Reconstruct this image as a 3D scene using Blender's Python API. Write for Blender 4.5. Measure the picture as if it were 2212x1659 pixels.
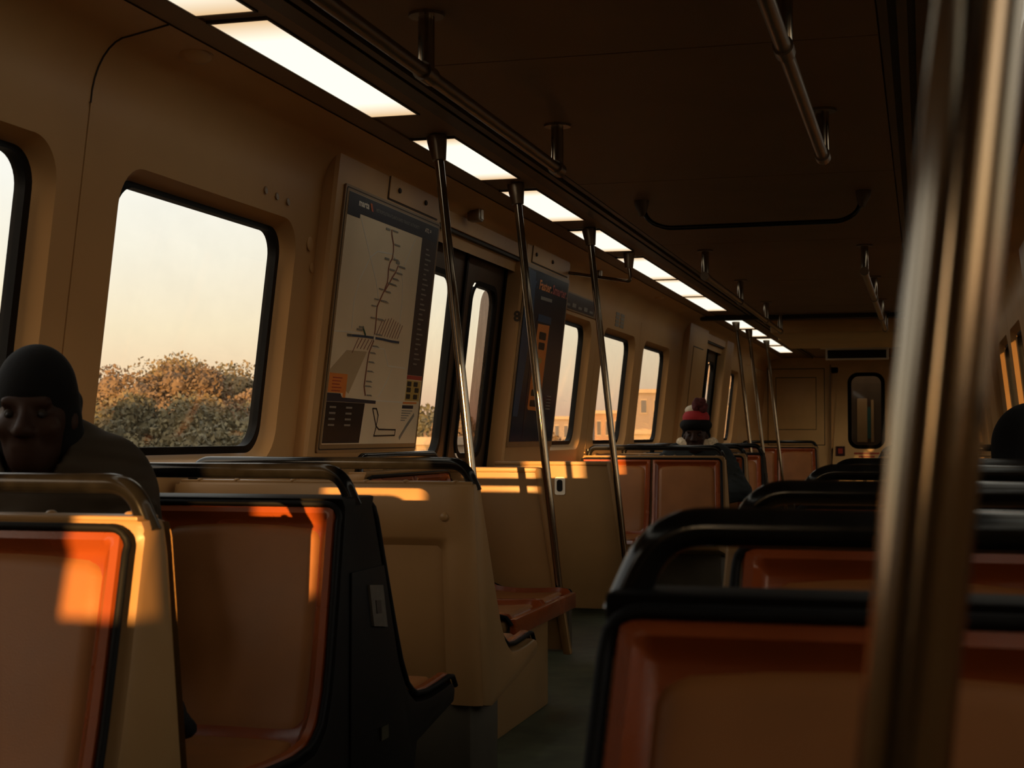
import bpy, bmesh, math, random
import numpy as np
from mathutils import Vector, Matrix
R = math.radians
for o in list(bpy.data.objects): bpy.data.objects.remove(o)
scene = bpy.context.scene
C = scene.collection
random.seed(7); RNG = np.random.default_rng(7)

# ------------------------------------------------------------------ camera, sky, sun, exposure
cam_d = bpy.data.cameras.new('camera'); cam = bpy.data.objects.new('camera', cam_d); C.objects.link(cam)
cam.location = (0.745, 0.0, 1.10)
YAW, PITCH = R(15.517), R(1.978)
_fw = Vector((-math.sin(YAW)*math.cos(PITCH), math.cos(YAW)*math.cos(PITCH), math.sin(PITCH)))
cam.rotation_euler = _fw.to_track_quat('-Z', 'Y').to_euler()
cam_d.sensor_width = 36.0; cam_d.lens = 36.0*3200/2212; cam_d.clip_start = 0.02; cam_d.clip_end = 2000
cam_d.dof.use_dof = True; cam_d.dof.focus_distance = 5.5; cam_d.dof.aperture_fstop = 9.0
scene.camera = cam
scene.cycles.use_light_tree = False; scene.cycles.max_bounces = 6; scene.cycles.diffuse_bounces = 3; scene.cycles.use_adaptive_sampling = True; scene.cycles.adaptive_threshold = 0.03; scene.cycles.glossy_bounces = 3; scene.cycles.transparent_max_bounces = 10
scene.cycles.caustics_reflective = False; scene.cycles.caustics_refractive = False

world = bpy.data.worlds.new('evening_sky'); scene.world = world; world.use_nodes = True
nt = world.node_tree; nt.nodes.clear()
w_out = nt.nodes.new('ShaderNodeOutputWorld'); w_bg = nt.nodes.new('ShaderNodeBackground')
w_tc = nt.nodes.new('ShaderNodeTexCoord'); w_sep = nt.nodes.new('ShaderNodeSeparateXYZ')
w_map = nt.nodes.new('ShaderNodeMapRange'); w_map.inputs['From Min'].default_value = -0.05; w_map.inputs['From Max'].default_value = 0.35
w_ramp = nt.nodes.new('ShaderNodeValToRGB'); er = w_ramp.color_ramp
er.elements[0].position = 0.0; er.elements[0].color = (0.66, 0.36, 0.20, 1)
er.elements[1].position = 1.0; er.elements[1].color = (1.22, 1.20, 1.12, 1)
for p_, c_ in ((0.15, (0.82, 0.50, 0.32, 1)), (0.22, (0.96, 0.72, 0.46, 1)), (0.30, (1.0, 0.86, 0.60, 1)), (0.42, (1.0, 0.95, 0.79, 1)), (0.54, (1.0, 1.0, 0.92, 1))):
    e_ = er.elements.new(p_); e_.color = c_
nt.links.new(w_tc.outputs['Generated'], w_sep.inputs[0]); nt.links.new(w_sep.outputs['Z'], w_map.inputs['Value'])
nt.links.new(w_map.outputs[0], w_ramp.inputs['Fac']); nt.links.new(w_ramp.outputs['Color'], w_bg.inputs['Color'])
w_bg.inputs['Strength'].default_value = 1.08
# the sky brightens round the low sun, behind the viewer
w_dot = nt.nodes.new('ShaderNodeVectorMath'); w_dot.operation = 'DOT_PRODUCT'; w_dot.inputs[1].default_value = Vector((0.092, -1.0, 0.06)).normalized()
w_pos = nt.nodes.new('ShaderNodeMath'); w_pos.operation = 'MAXIMUM'; w_pos.inputs[1].default_value = 0.0
w_pow = nt.nodes.new('ShaderNodeMath'); w_pow.operation = 'POWER'; w_pow.inputs[1].default_value = 2.5
w_mul = nt.nodes.new('ShaderNodeMath'); w_mul.operation = 'MULTIPLY'; w_mul.inputs[1].default_value = 4.6
w_bg2 = nt.nodes.new('ShaderNodeBackground'); w_bg2.inputs['Color'].default_value = (1.0, 0.66, 0.34, 1)
w_up = nt.nodes.new('ShaderNodeMapRange'); w_up.inputs['From Min'].default_value = -0.04; w_up.inputs['From Max'].default_value = 0.03
w_m2 = nt.nodes.new('ShaderNodeMath'); w_m2.operation = 'MULTIPLY'
w_add = nt.nodes.new('ShaderNodeAddShader')
nt.links.new(w_tc.outputs['Generated'], w_dot.inputs[0]); nt.links.new(w_dot.outputs['Value'], w_pos.inputs[0]); nt.links.new(w_pos.outputs[0], w_pow.inputs[0]); nt.links.new(w_pow.outputs[0], w_mul.inputs[0])
nt.links.new(w_sep.outputs['Z'], w_up.inputs['Value']); nt.links.new(w_mul.outputs[0], w_m2.inputs[0]); nt.links.new(w_up.outputs[0], w_m2.inputs[1]); nt.links.new(w_m2.outputs[0], w_bg2.inputs['Strength'])
nt.links.new(w_bg.outputs[0], w_add.inputs[0]); nt.links.new(w_bg2.outputs[0], w_add.inputs[1]); nt.links.new(w_add.outputs[0], w_out.inputs['Surface'])

sun_d = bpy.data.lights.new('low_sun', 'SUN'); sun = bpy.data.objects.new('low_sun', sun_d); C.objects.link(sun)
sun.rotation_euler = Vector((-0.092, 1.0, -0.06)).to_track_quat('-Z', 'Y').to_euler()
sun_d.energy = 14.0; sun_d.color = (1.0, 0.52, 0.16); sun_d.angle = R(0.35)

scene.view_settings.view_transform = 'Standard'; scene.view_settings.look = 'None'
scene.view_settings.exposure = 0.0; scene.view_settings.gamma = 1.0; scene.view_settings.use_curve_mapping = False
LAMP = 1.15

# ------------------------------------------------------------------ materials
MATS = {}
def mat(name, col, rough=0.5, metal=0.0, spec=0.5, var=0.12, scale=6.0, bump=0.0, bscale=120.0, coat=0.0, stretch=None, rvar=0.0):
    m = bpy.data.materials.new(name); m.use_nodes = True; MATS[name] = m
    t = m.node_tree; b = t.nodes['Principled BSDF']
    b.inputs['Roughness'].default_value = rough; b.inputs['Metallic'].default_value = metal
    b.inputs['Specular IOR Level'].default_value = spec
    if coat: b.inputs['Coat Weight'].default_value = coat; b.inputs['Coat Roughness'].default_value = 0.12
    tc = t.nodes.new('ShaderNodeTexCoord'); mp = t.nodes.new('ShaderNodeMapping')
    if stretch: mp.inputs['Scale'].default_value = stretch
    t.links.new(tc.outputs['Object'], mp.inputs['Vector'])
    n = t.nodes.new('ShaderNodeTexNoise'); n.inputs['Scale'].default_value = scale; n.inputs['Detail'].default_value = 2
    t.links.new(mp.outputs[0], n.inputs['Vector'])
    r = t.nodes.new('ShaderNodeValToRGB'); t.links.new(n.outputs['Fac'], r.inputs['Fac'])
    a, c = r.color_ramp.elements; a.position = 0.3; c.position = 0.7
    a.color = tuple(max(0, v*(1-var)) for v in col)+(1,); c.color = tuple(min(1, v*(1+var)) for v in col)+(1,)
    t.links.new(r.outputs['Color'], b.inputs['Base Color'])
    if rvar:
        mr = t.nodes.new('ShaderNodeMapRange'); mr.inputs['To Min'].default_value = max(0.02, rough-rvar); mr.inputs['To Max'].default_value = rough+rvar
        t.links.new(n.outputs['Fac'], mr.inputs['Value']); t.links.new(mr.outputs[0], b.inputs['Roughness'])
    if bump:
        n2 = t.nodes.new('ShaderNodeTexNoise'); n2.inputs['Scale'].default_value = bscale; n2.inputs['Detail'].default_value = 1
        t.links.new(mp.outputs[0], n2.inputs['Vector'])
        bp = t.nodes.new('ShaderNodeBump'); bp.inputs['Strength'].default_value = bump; bp.inputs['Distance'].default_value = 0.002
        t.links.new(n2.outputs['Fac'], bp.inputs['Height']); t.links.new(bp.outputs[0], b.inputs['Normal'])
    return m
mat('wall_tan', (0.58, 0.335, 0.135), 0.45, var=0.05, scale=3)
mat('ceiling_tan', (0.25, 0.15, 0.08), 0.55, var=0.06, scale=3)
mat('cream', (0.27, 0.155, 0.060), 0.40, spec=0.35, var=0.07, scale=5, rvar=0.08)
mat('orange', (0.20, 0.042, 0.008), 0.26, spec=0.4, var=0.14, scale=5, bump=0.10, bscale=300, rvar=0.10)
mat('cushion', (0.24, 0.094, 0.027), 0.42, spec=0.28, var=0.10, scale=7, bump=0.12, bscale=350, rvar=0.10)
mat('black_shell', (0.006, 0.0055, 0.005), 0.55, spec=0.12, var=0.2)
mat('rubber', (0.005, 0.005, 0.005), 0.55, spec=0.1, var=0.2)
mat('handle_black', (0.006, 0.0055, 0.005), 0.15, spec=0.38, var=0.25, scale=25, rvar=0.07)
mat('steel', (0.30, 0.25, 0.19), 0.14, metal=1.0, var=0.05, scale=30, stretch=(1, 1, 0.02), rvar=0.06)
mat('steel_dull', (0.24, 0.19, 0.14), 0.33, metal=1.0, var=0.08, scale=20)
mat('door_metal', (0.10, 0.070, 0.048), 0.42, metal=0.6, var=0.1, scale=8, stretch=(1, 1, 0.1))
mat('floor_mat', (0.055, 0.066, 0.036), 0.6, var=0.3, scale=9)
mat('plinth', (0.06, 0.052, 0.035), 0.6, var=0.2)
mat('slot_black', (0.02, 0.017, 0.014), 0.6, var=0.2)
mat('strip_metal', (0.10, 0.068, 0.042), 0.45, metal=0.3, var=0.1)
mat('frame_tan', (0.27, 0.165, 0.075), 0.35, var=0.08)
mat('line_dark', (0.03, 0.02, 0.012), 0.6, var=0.1)
mat('paper', (0.92, 0.76, 0.53), 0.30, var=0.05, scale=4, spec=0.6)
mat('ink_navy', (0.035, 0.037, 0.055), 0.28, var=0.08, spec=0.18)
mat('ink_black', (0.014, 0.014, 0.016), 0.28, var=0.1, spec=0.18)
mat('ink_side', (0.055, 0.040, 0.042), 0.28, var=0.08, spec=0.18)
mat('ink_white', (0.92, 0.86, 0.75), 0.3, var=0.03)
mat('ink_grey', (0.26, 0.25, 0.22), 0.3, var=0.05)
mat('ink_red', (0.50, 0.05, 0.03), 0.3, var=0.05)
mat('ink_rust', (0.28, 0.07, 0.03), 0.3, var=0.05)
mat('ink_orange', (0.85, 0.26, 0.04), 0.3, var=0.05)
mat('ink_yellow', (0.60, 0.40, 0.10), 0.3, var=0.05)
mat('ink_peach', (0.55, 0.41, 0.24), 0.3, var=0.05)
mat('ink_teal', (0.03, 0.10, 0.10), 0.3, var=0.05, spec=0.18)
mat('ink_blue', (0.025, 0.065, 0.14), 0.3, var=0.2, scale=3, spec=0.18)
mat('ink_dkblue', (0.010, 0.020, 0.045), 0.22, var=0.3, scale=2, spec=0.18)
mat('ink_green', (0.03, 0.10, 0.05), 0.3, var=0.05, spec=0.18)
mat('ink_plum', (0.05, 0.02, 0.025), 0.25, var=0.2, spec=0.18)
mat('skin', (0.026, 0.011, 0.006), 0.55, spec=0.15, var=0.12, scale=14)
mat('cap_black', (0.004, 0.004, 0.0045), 0.85, spec=0.15, var=0.3, bump=0.3, bscale=180)
mat('jacket_brown', (0.036, 0.026, 0.016), 0.85, spec=0.2, var=0.25, scale=9, bump=0.5, bscale=40)
mat('jacket_dark', (0.012, 0.015, 0.016), 0.8, spec=0.2, var=0.3, scale=9, bump=0.5, bscale=40)
mat('trousers', (0.02, 0.022, 0.03), 0.8, var=0.2)
mat('knit_red', (0.36, 0.015, 0.02), 0.85, var=0.2, bump=0.5, bscale=160)
mat('knit_white', (0.62, 0.55, 0.42), 0.85, var=0.1, bump=0.5, bscale=160)
mat('knit_maroon', (0.075, 0.012, 0.014), 0.9, var=0.4, scale=60, bump=0.8, bscale=120)
mat('fur', (0.55, 0.45, 0.31), 0.95, var=0.3, scale=60, bump=0.9, bscale=120)
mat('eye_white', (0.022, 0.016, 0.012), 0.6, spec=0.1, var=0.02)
mat('shoe', (0.02, 0.02, 0.02), 0.5)
mat('bark', (0.09, 0.06, 0.04), 0.9, var=0.3)
mat('leaf_gold', (0.092, 0.072, 0.036), 0.8, var=0.35, scale=0.8)
mat('leaf_rust', (0.090, 0.062, 0.038), 0.8, var=0.35, scale=0.8)
mat('leaf_olive', (0.060, 0.058, 0.034), 0.8, var=0.35, scale=0.8)
mat('leaf_dark', (0.038, 0.040, 0.025), 0.8, var=0.35, scale=0.8)
mat('ground', (0.08, 0.062, 0.042), 0.95, var=0.4, scale=0.08)
mat('brick_far', (0.20, 0.125, 0.085), 0.9, var=0.12, scale=0.3)
mat('stone_far', (0.16, 0.13, 0.115), 0.9, var=0.08, scale=0.3)
mat('roof_far', (0.24, 0.19, 0.14), 0.9, var=0.08, scale=0.3)
mat('pane_far', (0.05, 0.05, 0.06), 0.15, var=0.05)
for _n in ('jacket_brown', 'jacket_dark'):      # soft creases in the cloth
    for _q in MATS[_n].node_tree.nodes:
        if _q.type == 'BUMP': _q.inputs['Distance'].default_value = 0.03; _q.inputs['Strength'].default_value = 0.9
        if _q.type == 'TEX_NOISE' and _q.inputs['Scale'].default_value > 30: _q.inputs['Scale'].default_value = 11.0
        if _q.type == 'MAPPING': _q.inputs['Scale'].default_value = (0.6, 0.6, 1.8)
mat('wall_cream', (0.84, 0.56, 0.25), 0.42, var=0.06, scale=4)
mat('plate_grey', (0.07, 0.06, 0.045), 0.5, var=0.2, scale=60)
mat('grille', (0.08, 0.06, 0.04), 0.6)

def glass_mat(name, tint, gloss, dirt_haze):
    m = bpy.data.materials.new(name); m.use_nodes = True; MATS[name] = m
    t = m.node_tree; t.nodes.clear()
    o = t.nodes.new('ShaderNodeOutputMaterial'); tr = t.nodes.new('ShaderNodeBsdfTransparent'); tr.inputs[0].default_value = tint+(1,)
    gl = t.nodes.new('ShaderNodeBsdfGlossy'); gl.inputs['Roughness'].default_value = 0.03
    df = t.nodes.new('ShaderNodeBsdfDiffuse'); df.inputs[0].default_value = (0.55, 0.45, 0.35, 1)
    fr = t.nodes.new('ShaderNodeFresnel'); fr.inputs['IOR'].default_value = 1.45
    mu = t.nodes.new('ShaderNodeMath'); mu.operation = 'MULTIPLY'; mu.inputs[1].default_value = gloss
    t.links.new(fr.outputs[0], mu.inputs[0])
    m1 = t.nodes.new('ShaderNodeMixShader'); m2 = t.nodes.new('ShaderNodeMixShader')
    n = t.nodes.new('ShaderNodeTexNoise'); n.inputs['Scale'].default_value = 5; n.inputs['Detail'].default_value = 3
    mr = t.nodes.new('ShaderNodeMapRange'); mr.inputs['To Max'].default_value = dirt_haze
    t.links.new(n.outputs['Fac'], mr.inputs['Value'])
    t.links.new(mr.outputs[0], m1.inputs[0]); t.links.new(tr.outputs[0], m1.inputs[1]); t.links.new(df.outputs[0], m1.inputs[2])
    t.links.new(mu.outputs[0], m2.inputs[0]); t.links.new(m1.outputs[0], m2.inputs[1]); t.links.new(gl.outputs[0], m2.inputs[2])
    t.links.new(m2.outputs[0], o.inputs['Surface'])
glass_mat('glass', (0.98, 0.97, 0.95), 0.8, 0.10)  # the dirt veil is raised to stand in for outdoor haze as well
glass_mat('glass_dark', (0.20, 0.19, 0.17), 0.9, 0.05)
glass_mat('reflection_film', (0.34, 0.26, 0.23), 0.6, 0.5)

def lamp_mat():
    # the tubes behind the diffuser stop short of its ends, so its ends glow less
    m = bpy.data.materials.new('diffuser'); m.use_nodes = True; MATS['diffuser'] = m
    t = m.node_tree; t.nodes.clear()
    o = t.nodes.new('ShaderNodeOutputMaterial'); e = t.nodes.new('ShaderNodeEmission')
    tc = t.nodes.new('ShaderNodeTexCoord'); sp = t.nodes.new('ShaderNodeSeparateXYZ')
    t.links.new(tc.outputs['Generated'], sp.inputs[0])
    a = t.nodes.new('ShaderNodeMath'); a.operation = 'SUBTRACT'; a.inputs[1].default_value = 0.5
    b = t.nodes.new('ShaderNodeMath'); b.operation = 'ABSOLUTE'
    t.links.new(sp.outputs['Y'], a.inputs[0]); t.links.new(a.outputs[0], b.inputs[0])
    r = t.nodes.new('ShaderNodeValToRGB'); t.links.new(b.outputs[0], r.inputs['Fac'])
    r.color_ramp.elements[0].position = 0.33; r.color_ramp.elements[0].color = (1.0, 0.96, 0.80, 1)
    r.color_ramp.elements[1].position = 0.5; r.color_ramp.elements[1].color = (0.72, 0.47, 0.24, 1)
    t.links.new(r.outputs['Color'], e.inputs['Color']); e.inputs['Strength'].default_value = LAMP
    t.links.new(e.outputs[0], o.inputs['Surface'])
lamp_mat()

# ------------------------------------------------------------------ mesh helpers
ORG = {}
class MB:
    def __init__(s): s.v = []; s.f = []
    def add(s, vs, fs):
        n = len(s.v); s.v += [tuple(map(float, p)) for p in vs]; s.f += [tuple(i+n for i in f) for f in fs]; return s
    def box(s, a, b):
        (x0, y0, z0), (x1, y1, z1) = a, b
        return s.add([(x0,y0,z0),(x1,y0,z0),(x1,y1,z0),(x0,y1,z0),(x0,y0,z1),(x1,y0,z1),(x1,y1,z1),(x0,y1,z1)],
                     [(0,3,2,1),(4,5,6,7),(0,1,5,4),(1,2,6,5),(2,3,7,6),(3,0,4,7)])
    def tube(s, path, r, n=10, caps=True):
        P = [Vector(p) for p in path]; m = len(P); rs = r if isinstance(r, (list, tuple)) else [r]*m
        up = None; vs = []
        for i, p in enumerate(P):
            t = (P[min(i+1, m-1)]-P[max(i-1, 0)]).normalized()
            if up is None:
                a = Vector((0, 0, 1)) if abs(t.z) < 0.9 else Vector((1, 0, 0)); up = (a-t*a.dot(t)).normalized()
            else: up = (up-t*up.dot(t)).normalized()
            w = t.cross(up)
            for k in range(n):
                an = 2*math.pi*k/n; vs.append(p+(up*math.cos(an)+w*math.sin(an))*rs[i])
        fs = [(i*n+k, i*n+(k+1) % n, (i+1)*n+(k+1) % n, (i+1)*n+k) for i in range(m-1) for k in range(n)]
        if caps: fs += [tuple(range(n-1, -1, -1)), tuple((m-1)*n+k for k in range(n))]
        return s.add(vs, fs)
    def grid(s, fn, us, vs_, flip=False):
        nu, nv = len(us), len(vs_); V = [fn(u, v) for v in vs_ for u in us]
        F = []
        for j in range(nv-1):
            for i in range(nu-1):
                q = (j*nu+i, j*nu+i+1, (j+1)*nu+i+1, (j+1)*nu+i); F.append(q[::-1] if flip else q)
        return s.add(V, F)
    def prism(s, poly, fn, w0, w1):
        n = len(poly); V = [fn(a, b, w0) for a, b in poly]+[fn(a, b, w1) for a, b in poly]
        F = [tuple(range(n-1, -1, -1)), tuple(range(n, 2*n))]+[(i, (i+1) % n, n+(i+1) % n, n+i) for i in range(n)]
        return s.add(V, F)
    def ball(s, c, r, n=8, m=6):
        rx, ry, rz = r if isinstance(r, (tuple, list)) else (r, r, r)
        V = []; F = []
        for j in range(m+1):
            th = math.pi*j/m
            for i in range(n):
                ph = 2*math.pi*i/n; V.append((c[0]+rx*math.sin(th)*math.cos(ph), c[1]+ry*math.sin(th)*math.sin(ph), c[2]+rz*math.cos(th)))
        for j in range(m):
            for i in range(n): F.append((j*n+i, (j+1)*n+i, (j+1)*n+(i+1) % n, j*n+(i+1) % n))
        return s.add(V, F)
    def build(s, name, m, parent=None, smooth=35, bevel=0.0, kind=None, fix=True, local=False):
        o_ = Vector((0, 0, 0))
        V = s.v
        if parent is not None: o_ = ORG.get(parent.name, Vector((0, 0, 0))) if not local else Vector((0, 0, 0))
        else:
            xs = [p[0] for p in V]; ys = [p[1] for p in V]; o_ = Vector(((min(xs)+max(xs))/2, (min(ys)+max(ys))/2, min(p[2] for p in V)))
        me = bpy.data.meshes.new(name); me.from_pydata([(p[0]-o_.x, p[1]-o_.y, p[2]-o_.z) for p in V], [], s.f)
        if fix or bevel:
            bm = bmesh.new(); bm.from_mesh(me)
            bmesh.ops.remove_doubles(bm, verts=bm.verts, dist=1e-5)
            if fix: bmesh.ops.recalc_face_normals(bm, faces=bm.faces)
            if bevel:
                es = [e for e in bm.edges if len(e.link_faces) == 2 and e.calc_face_angle() > R(40)]
                bmesh.ops.bevel(bm, geom=es, offset=bevel, segments=2, affect='EDGES', profile=0.6)
            bm.to_mesh(me); bm.free()
        me.materials.append(MATS[m])
        if smooth:
            for p in me.polygons: p.use_smooth = True
            me.set_sharp_from_angle(angle=R(smooth))
        o = bpy.data.objects.new(name, me); C.objects.link(o)
        if parent is None: o.location = o_
        else: o.parent = parent
        ORG[o.name] = o_
        if kind: o['kind'] = kind
        return o
def tag(o, label, cat, group=None, kind=None):
    if label: o['label'] = label
    if cat: o['category'] = cat
    if group: o['group'] = group
    if kind: o['kind'] = kind
    return o
def thing(name, label, cat, loc, group=None, rz=0.0, kind=None):
    o = bpy.data.objects.new(name, None); C.objects.link(o); o.location = loc; o.rotation_euler = (0, 0, rz); o.empty_display_size = 0.1
    ORG[o.name] = Vector(loc)
    return tag(o, label, cat, group, kind)
def part(name, m, parent, *ops, **kw):
    b = MB()
    for f in ops: f(b)
    return b.build(name, m, parent, **kw)
def partk(*a):
    o = part(*a); o['kind'] = 'stuff'; return o
def copy_tree(o, parent=None):
    c = o.copy(); C.objects.link(c); c.parent = parent
    for ch in list(o.children): copy_tree(ch, c)
    return c
def bend(pts, r, n=6):
    """polyline with rounded corners"""
    P = [Vector(p) for p in pts]; out = [P[0]]
    for i in range(1, len(P)-1):
        a, b, c = P[i-1], P[i], P[i+1]; d0 = (a-b).normalized(); d1 = (c-b).normalized()
        rr = min(r, (a-b).length*0.49, (c-b).length*0.49); p0 = b+d0*rr; p1 = b+d1*rr
        for k in range(n+1):
            t = k/n; out.append(p0*(1-t)**2+b*2*t*(1-t)+p1*t*t)
    out.append(P[-1]); return out
def rrect(a0, a1, b0, b1, r, n=6):
    pts = []
    for cx, cy, st in ((a1-r, b1-r, 0), (a0+r, b1-r, 90), (a0+r, b0+r, 180), (a1-r, b0+r, 270)):
        for k in range(n+1):
            an = R(st+90*k/n); pts.append((cx+r*math.cos(an), cy+r*math.sin(an)))
    return pts
def text_geo(body, size, bold=0.0, cond=1.0):
    cu = bpy.data.curves.new('t', 'FONT'); cu.body = body; cu.size = size; cu.offset = bold; cu.resolution_u = 2
    ob = bpy.data.objects.new('t', cu); C.objects.link(ob)
    bpy.context.view_layer.update()
    me = ob.evaluated_get(bpy.context.evaluated_depsgraph_get()).to_mesh()
    V = [(v.co.x*cond, v.co.y) for v in me.vertices]; F = [tuple(p.vertices) for p in me.polygons]
    ob.to_mesh_clear(); bpy.data.objects.remove(ob); bpy.data.curves.remove(cu)
    return V, F

# ------------------------------------------------------------------ the car body
K = 0.115                       # inward lean of the side walls
Y0, Y1 = -3.0, 20.5             # ends of the car
ZC = 2.15
def wx(s, z, x0=1.42): return s*(x0-K*(z-1.1))
DOORS = [(-3.0, -1.5), (6.06, 7.55), (14.35, 15.8)]
POCKETS = [(-1.5, -0.45), (4.90, 6.08), (7.50, 8.50), (13.2, 14.37), (15.78, 16.36)]
WINS_ALL = [(-0.75, 0.33), (0.63, 1.76), (2.10, 3.23), (3.57, 4.70), (8.40, 9.44), (9.86, 10.97), (11.35, 12.53), (16.42, 17.42), (18.7, 19.9)]
WINS = WINS_ALL
SEAMS = [-1.5, 0.48, 1.93, 3.37, 4.92, None, 7.5, 9.65, 11.15, 13.2, None, 15.8, 18.0, 20.5]

part('floor', 'floor_mat', None, lambda b: b.box((-1.6, Y0, -0.05), (1.6, Y1, 0.0)), kind='structure')

WZ0, WZ1 = 0.98, 1.96
def wall_panel(b, s, y0, y1, hole=None):
    fn = lambda y, z, d=0.0: (wx(s, z, 1.42)+s*d, y, z)
    if not hole:
        ys = [y0, y1]; zs = [WZ0+(WZ1-WZ0)*i/4 for i in range(5)]
        b.grid(lambda y, z: fn(y, z), ys, zs)
    else:
        h0, h1 = hole; inn = rrect(h0-0.012, h1+0.03, 1.008, 1.838, 0.115, 8); cy, cz = (h0+h1)/2, 1.42; n = len(inn)
        out = []; side = []
        for (y, z) in inn:
            dy, dz = y-cy, z-cz; t = 1e9; sd = 0
            if dy > 1e-9: t, sd = min((t, sd), ((y1-cy)/dy, 0))
            if dy < -1e-9: t, sd = min((t, sd), ((y0-cy)/dy, 2))
            if dz > 1e-9: t, sd = min((t, sd), ((WZ1-cz)/dz, 1))
            if dz < -1e-9: t, sd = min((t, sd), ((WZ0-cz)/dz, 3))
            out.append((cy+dy*t, cz+dz*t)); side.append(sd)
        V = [fn(*p) for p in inn]+[fn(*p) for p in out]; F = []
        cor = {(0, 1): (y1, WZ1), (1, 2): (y0, WZ1), (2, 3): (y0, WZ0), (3, 0): (y1, WZ0)}
        for i in range(n):
            j = (i+1) % n; F.append((i, j, n+j, n+i))
            sd, last = side[i], n+i
            while sd != side[j]:
                V.append(fn(*cor[(sd, (sd+1) % 4)])); F.append((last, n+j, len(V)-1)); last = len(V)-1; sd = (sd+1) % 4
        b.add(V, F)
        # splayed reveal running out to the glazing
        rev = rrect(h0+0.012, h1-0.012, 1.042, 1.805, 0.095, 8)
        V = [fn(*p) for p in inn]+[(wx(s, p[1], 1.475), p[0], p[1]) for p in rev]
        b.add(V, [(i, (i+1) % n, n+(i+1) % n, n+i) for i in range(n)])
    # folded edges give the panel its joint
    for y in (y0, y1):
        b.grid(lambda d, z: fn(y, z, d), [0, 0.012], [WZ0, WZ1])

def window(s, n, y0, y1):
    w = thing('window_%d' % n, None, None, (wx(s, 1.05, 1.47), (y0+y1)/2, 1.04), kind='structure')
    a0, a1 = y0+0.010, y1-0.010
    o_ = rrect(a0, a1, 1.040, 1.808, 0.095, 8); i_ = rrect(a0+0.030, a1-0.034, 1.064, 1.792, 0.085, 8); m = len(o_)
    b = MB()
    for x0, x1, A, B in ((1.462, 1.458, o_, i_), (1.458, 1.49, i_, i_)):
        V = [(wx(s, p[1], x0), p[0], p[1]) for p in A]+[(wx(s, p[1], x1), p[0], p[1]) for p in B]
        b.add(V, [(i, (i+1) % m, m+(i+1) % m, m+i) for i in range(m)])
    b.build('gasket', 'rubber', w)
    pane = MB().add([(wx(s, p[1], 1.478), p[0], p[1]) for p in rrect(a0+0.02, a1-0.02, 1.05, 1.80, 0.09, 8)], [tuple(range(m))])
    pane.build('pane', 'glass', w, fix=False)

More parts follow.
